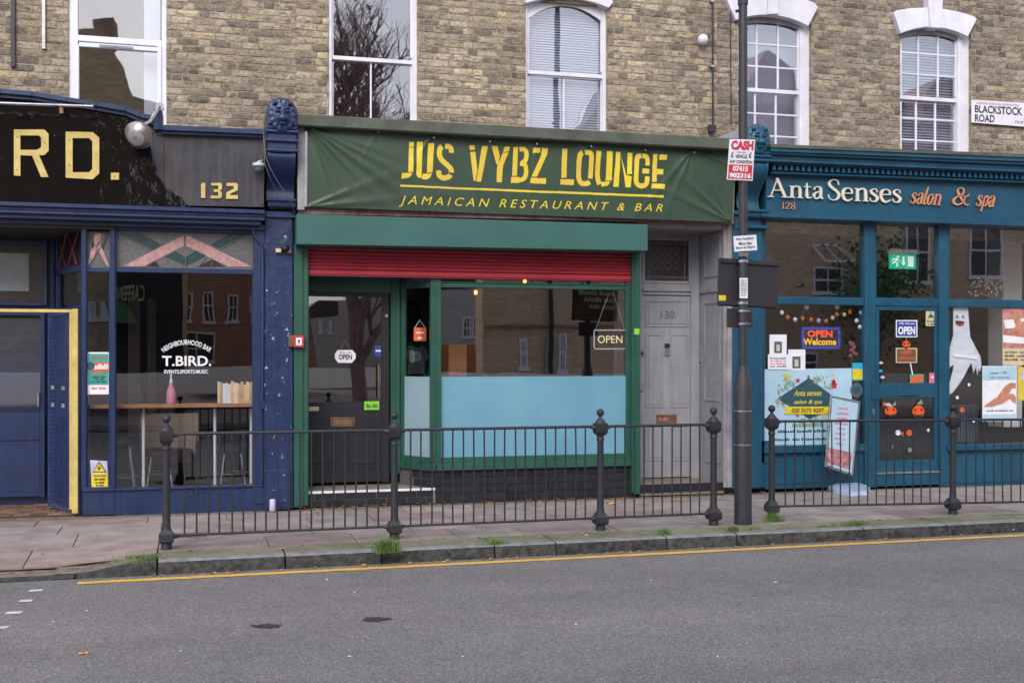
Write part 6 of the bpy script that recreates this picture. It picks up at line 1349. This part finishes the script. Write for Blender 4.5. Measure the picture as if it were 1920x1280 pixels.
mb.build('blossoms','pr_pink',t)['kind']='stuff'; MB().tube([P(1600,650,.4),P(1596,690,.4)],.005,5).build('stem','pr_green',t)

# ================================================================== OPPOSITE SIDE (seen as reflections)
OY = 19.5
def OP(px,py,y=OY): q = P(px,py,y); return Vector((q.x,-q.y,q.z))
def OQ(mb, pts, d=.1, y=OY, front=0):
    vs = [OP(a,b,y)+Vector((0,front,0)) for a,b in pts]; n=len(vs)
    return mb.prism(vs, Vector((0,-d,0)))
MB().box(-60,60,-16.2-30,-16.2,-.13,.0).build('far_pavement','slab',kind='structure')
t = thing('house','reflected brown brick house with steep gable across the road','building',tuple(OP(1200,690)))
OQ(MB(),[(905,700),(905,330),(1130,330),(1248,130),(1345,330),(2250,330),(2250,700)],.8).build('wall','farbrick',t)
OQ(MB(),[(1370,332),(1425,130),(1465,78),(1505,120),(1560,332)],2,front=.05).build('gable','farred',t); OQ(MB(),[(1735,332),(1762,165),(1790,135),(1850,150),(1880,332)],2,front=.05).build('gable','farred',t); OQ(MB(),[(1027,700),(1034,700),(1034,330),(1027,330)],.1,front=.2).build('downpipe','pr_black',t)
OQ(MB(),[(1345,332),(1380,170),(2200,170),(2250,332)],4,front=-1).build('roof','roofslate',t)
OQ(MB(),[(1118,334),(1248,115),(1357,334),(1345,334),(1248,138),(1131,334)],.3,front=.15).build('bargeboard','white',t)
def owin(t, a, b, t_, bo, y=OY, bars_=1):
    f = MB(); cz = lambda py: OP((a+b)/2,py,y).z; x0, x1 = OP(a,600,y).x, OP(b,600,y).x; yy = -y+.03; z0, z1 = cz(bo), cz(t_); w_ = .07
    f.box(x0,x0+w_,yy-.05,yy,z0,z1).box(x1-w_,x1,yy-.05,yy,z0,z1).box(x0,x1,yy-.05,yy+.001,z1-w_,z1).box(x0-.05,x1+.05,yy-.05,yy+.05,z0-.05,z0+w_).box(x0,x1,yy-.05,yy+.002,(z0+z1)/2-.03,(z0+z1)/2+.03)
    if bars_: f.box((x0+x1)/2-.02,(x0+x1)/2+.02,yy-.05,yy,z0,z1)
    o = f.build('window','white',t); MB().box(x0,x1,yy-.03,yy-.02,z0,z1).build('pane','sg_dark',o)
for w_ in ((975,990,632,693),(1048,1064,625,697),(1480,1535,660,700),(1526,1582,500,550),(1700,1745,415,530),(1640,1680,300,300.1)): 
    if w_[3]-w_[2] > 1: owin(t,*w_)
for w_ in ((1225,1270,250,320),(1380,1420,380,470),(1820,1880,420,520)): owin(t,*w_)
mb = MB(); cc = [OP(1524,460),OP(1572,460),OP(1590,492),OP(1536,492)]; cc = [cc[0],cc[1],cc[2]+Vector((0,.5,0)),cc[3]+Vector((0,.5,0))]
for i in range(4): mb.tube([cc[i],cc[(i+1)%4]],.045,4)
mb.tube([(cc[0]+cc[1])/2,(cc[2]+cc[3])/2],.025,4); mb.build('open_casement','white',t)
OQ(MB(),[(905,612),(1400,612),(1400,607),(905,607)],.1,front=.12).build('brick_band','farred',t); OQ(MB(),[(1022,700),(1040,700),(1040,628),(1022,628)],.1,front=.12).build('door','render',t)
t = thing('cafe_building','reflected tan corner building with black cafe front and green awning','building',tuple(OP(250,700)))
OQ(MB(),[(-200,700),(-200,40),(190,40),(250,170),(345,200),(345,700)],8).build('wall','tanbrick',t)
OQ(MB(),[(172,60),(168,14),(204,12),(206,60)],1,front=-.3).build('chimney','farred',t)
OQ(MB(),[(208,700),(208,510),(345,510),(345,700)],.4,front=.4).build('cafe_front','pr_black',t)
for w_ in ((168,180,565,600),(188,202,565,600),(100,120,565,600),(60,80,565,600),(100,130,200,300),(20,50,200,300),(150,180,400,470),(220,250,400,470),(280,310,400,470)): owin(t,*w_)
tt_ = text('CAFFEINE',((218,537),(270,537),(270,565),(218,565)),.0,'pr_cream',t,name='lettering'); 
me = tt_.data; s_ = (OP(218,600).x-X(218,0)); 
a0, a1, b0, b1 = X(218,0), X(270,0), P(244,565,0).z, P(244,537,0).z; A0, A1, B0, B1 = OP(218,600).x, OP(270,600).x, OP(244,565).z, OP(244,537).z
ro = rootloc(t)
for v in me.vertices:
    wx, wz = v.co.x+ro.x, v.co.z+ro.z; u = (wx-a0)/(a1-a0); v.co = Vector((A1-(A1-A0)*u, -OY+.43, B0+(B1-B0)*(wz-b0)/(b1-b0)))-ro
MB().prism([OP(215,608),OP(262,608),OP(240,570),OP(205,570)],Vector((0,1.4,0))).build('awning','pr_green',t)
t = thing('terrace','reflected red brick terrace down the side street','building',tuple(OP(450,690,30)))
OQ(MB(),[(330,690),(330,480),(400,440),(560,440),(600,690)],8,y=32).build('wall','farred',t)
for w_ in ((342,362,548,602),(380,400,548,602),(338,400,620,680),(424,446,552,602),(470,492,556,602),(530,548,560,600)): owin(t,*w_,y=32)
t = thing('rendered_house','reflected pale rendered house closing the side street','building',tuple(OP(700,690,45)))
OQ(MB(),[(560,690),(560,600),(640,590),(640,560),(905,540),(905,690)],6,y=45).build('wall','render',t); OQ(MB(),[(550,602),(600,560),(660,560),(905,500),(905,545)],4,y=45,front=-.2).build('roof','roofslate',t)
for w_ in ((600,606,600,625),(618,624,600,625),(870,884,596,630),(888,902,596,630)): owin(t,*w_,y=45)
t = thing('garden_fence','tan board fence reflected beside the side street','fence',tuple(OP(860,700,22))); OQ(MB(),[(780,700),(780,648),(905,645),(905,700)],.1,y=22).build('boards','wood',t)
# bare tree across the road
def tree(px, yb, h, seed, lb, dens=7):
    b = OP(px,690,yb); rs = random.Random(seed); t = thing('bare_tree',lb,'tree',(b.x,b.y,-.1)); tr = MB(); br = MB()
    def grow(p, d, L_, r, lev, mb):
        k = 4; pts = [p]; dd = d.copy()
        for i in range(k): dd = (dd+Vector((rs.uniform(-.16,.16),rs.uniform(-.16,.16),rs.uniform(-.04,.1)))).normalized(); pts.append(pts[-1]+dd*L_/k)
        mb.tube(pts, r, 6 if lev < 2 else 3, r*.6)
        if lev >= 5: return
        n = {0:6,1:6,2:5,3:5,4:4}[lev]
        for j in range(n):
            u = rs.uniform(.35,1); q = pts[min(k,int(u*k))]; ax = Vector((rs.uniform(-1,1),rs.uniform(-1,1),rs.uniform(-.1,.8))).normalized(); nd = (dd*.75+ax*.75).normalized()
            grow(q, nd, L_*rs.uniform(.5,.75), max(.008, r*.52), lev+1, br)
    grow(Vector((b.x,b.y,-.1)), Vector((0,0,1)), h*.38, .2, 0, tr)
    tr.build('trunk','bark',t); br.build('crown','bark',t)
tree(690,15.6,15,3,'bare leafless street tree reflected in the middle sash window')
def shrub(px, yb, lb):
    b = OP(px,700,yb); rs = random.Random(px); t = thing('bush',lb,'bush',(b.x,b.y,0)); mb = MB()
    for i in range(1500):
        v = Vector((rs.gauss(0,1),rs.gauss(0,.7),rs.gauss(0,1)))*.75; c_ = b+v+Vector((0,0,2.6)); s2 = .09; u = Vector((rs.uniform(-1,1),rs.uniform(-1,1),rs.uniform(-1,1))).normalized()*s2; w_ = u.orthogonal().normalized()*s2*.6; mb.add([c_-u,c_+w_,c_+u,c_-w_],[(0,1,2,3)])
    mb.build('foliage','pr_green',t); MB().tube([Vector((b.x,b.y,0)),b+Vector((0,0,2))],.08,8).build('stem','bark',t)
shrub(1650,18.8,'dark leafy bush reflected in the salon door transom')

# ================================================================== GROUND CLUTTER
def leaf(mb, p, s, rs):
    a = rs.uniform(0,6.28); u = Vector((math.cos(a),math.sin(a),0))*s; w_ = Vector((-math.sin(a),math.cos(a),0))*s*.55; k = rs.uniform(.1,.45)*s
    mb.add([p-u,p-u*.3+w_+Vector((0,0,k)),p+u+Vector((0,0,k*.6)),p+u*.2-w_+Vector((0,0,k*.8)),p+Vector((0,0,.002))],[(0,4,1),(1,4,2),(2,4,3),(3,4,0)])
rs = random.Random(21); la, lb2 = MB(), MB()
for i in range(150):
    px_ = rs.uniform(560,1430); y_ = -rs.random()**2.2*.5-.02; p = Vector((X(px_,0)+0, y_-.02, .006)); leaf(la if rs.random()<.8 else lb2, p, rs.uniform(.012,.035), rs)
for i in range(260):
    s = rs.uniform(ks(280),ks(1950)); p = KP(s, rs.choice((.03,.05,.08,.1)) if rs.random()<.6 else rs.uniform(-.4,-.05), -.106); p.z = -.104 if (p-ka).dot(kn) > 0 else .007; leaf(la if rs.random()<.75 else lb2, p, rs.uniform(.01,.028), rs)
for i in range(110):
    s = rs.uniform(ks(0),ks(1950)); p = KP(s, rs.uniform(-2.2,-.4), 0); p.z = drop(p)+.006; leaf(la, p, rs.uniform(.01,.02), rs)
for i in range(20):
    p = PG(rs.uniform(0,1900),rs.uniform(1080,1270),-.108); leaf(la, p, rs.uniform(.008,.014), rs)
la.build('fallen_leaves','leafa',kind='stuff'); lb2.build('yellow_leaves','leafb',kind='stuff')
gm = MB()
for i in range(260):
    s = rs.uniform(ks(300),ks(1950)); p = KP(s, -.42+rs.gauss(0,.03), .004); r_ = rs.uniform(.003,.008); gm.lathe([(r_,0),(r_*.6,r_*.5)],p,5)
MA['moss'] = M('moss', S(96,104,50), S(74,82,44), 30, 1, spec=.1); gm.build('moss','moss',kind='stuff')
lt2 = MB()
for (px_,py_) in ((100,1165),(122,1056),(665,1110),(655,1230),(490,1009),(1100,1003),(868,1230),(1028,1053),(1080,1170),(1220,1088),(1455,1091),(340,1220),(613,1086),(1900,993),(1345,1230),(162,1145)):
    z_ = -.108 if py_ > 1050 else .004
    p = PG(px_,py_,z_); leaf(lt2,p,rs.uniform(.012,.02),rs)
lt2.build('white_litter','paper',kind='stuff')
for (px_,py_,lb,s2) in ((154,1225,'single yellow leaf on the asphalt in the lower left',.03),(1307,925,'curled orange yellow leaf at the grey doorway step',.055),(1147,945,'pale brown leaf on the pavement right of a railing post',.045)):
    z_ = -.108 if py_ > 1100 else .004
    p = PG(px_,py_,z_); mb = MB()
    for k in range(2): leaf(mb,p+Vector((k*.02,0,0)),s2,rs)
    mb.build('leaf','leafb',label=lb,cat='leaf')
def tuft(px_, py_, s2, n, lb, sp=.06):
    p = PG(px_,py_,.0); t = thing('grass_tuft',lb,'grass',tuple(p)); mb = MB()
    for i in range(n):
        o_ = p+Vector((rs.gauss(0,sp),rs.gauss(0,sp*.35),0)); a = rs.uniform(0,6.28); L_ = s2*rs.uniform(.5,1.1); le = rs.uniform(.15,.8); w_ = .0032; d_ = Vector((math.cos(a),math.sin(a),0))
        n_ = Vector((-math.sin(a),math.cos(a),0)) if abs(math.sin(a)) < .8 else Vector((1,0,0)); pts = [o_+d_*L_*le*(k/3)**1.6+Vector((0,0,L_*(k/3)*(1-.35*le*(k/3)**2))) for k in range(4)]
        for k in range(3): w0, w1 = w_*(1-k/3.1), w_*(1-(k+1)/3.1); mb.add([pts[k]-n_*w0,pts[k]+n_*w0,pts[k+1]+n_*w1,pts[k+1]-n_*w1],[(0,1,2,3)])
    mb.build('blades','grass',t)['kind']='stuff'
tuft(724,1036,.17,300,'largest grass tuft hanging over the kerb below a railing post',.05); tuft(927,1020,.07,110,'small grass tuft on the kerb under the frosted window'); tuft(1245,1003,.09,120,'grass tuft on the kerb below the grey doorway',.035)
tuft(1375,996,.08,110,'grass tuft at the foot of the lamp post',.035); tuft(1410,993,.05,90,'flat grass patch right of the lamp post foot',.05); tuft(1450,978,.12,180,'leafy weeds round the first salon railing post',.05); tuft(1602,985,.07,200,'wide grass patch on the kerb in front of the swing sign',.08); tuft(1545,988,.04,80,'low grass patch left of the swing sign on the kerb',.05)
tuft(265,1046,.06,160,'bright grass along the dropped kerb left of the first post',.09); tuft(240,1056,.03,90,'mossy grass on the sloping kerb stone',.09); tuft(680,1026,.03,90,'thin moss fringe left of the largest grass tuft',.10)
t = thing('drink_can','white can standing on the pavement by the navy pilaster','can',tuple(PG(511,958,0))); p = PG(511,958,0); MB().lathe([(.026,0),(.031,.01),(.031,.115),(.026,.125)],p,16).build('can_body','pr_lilac',t,smooth=True)
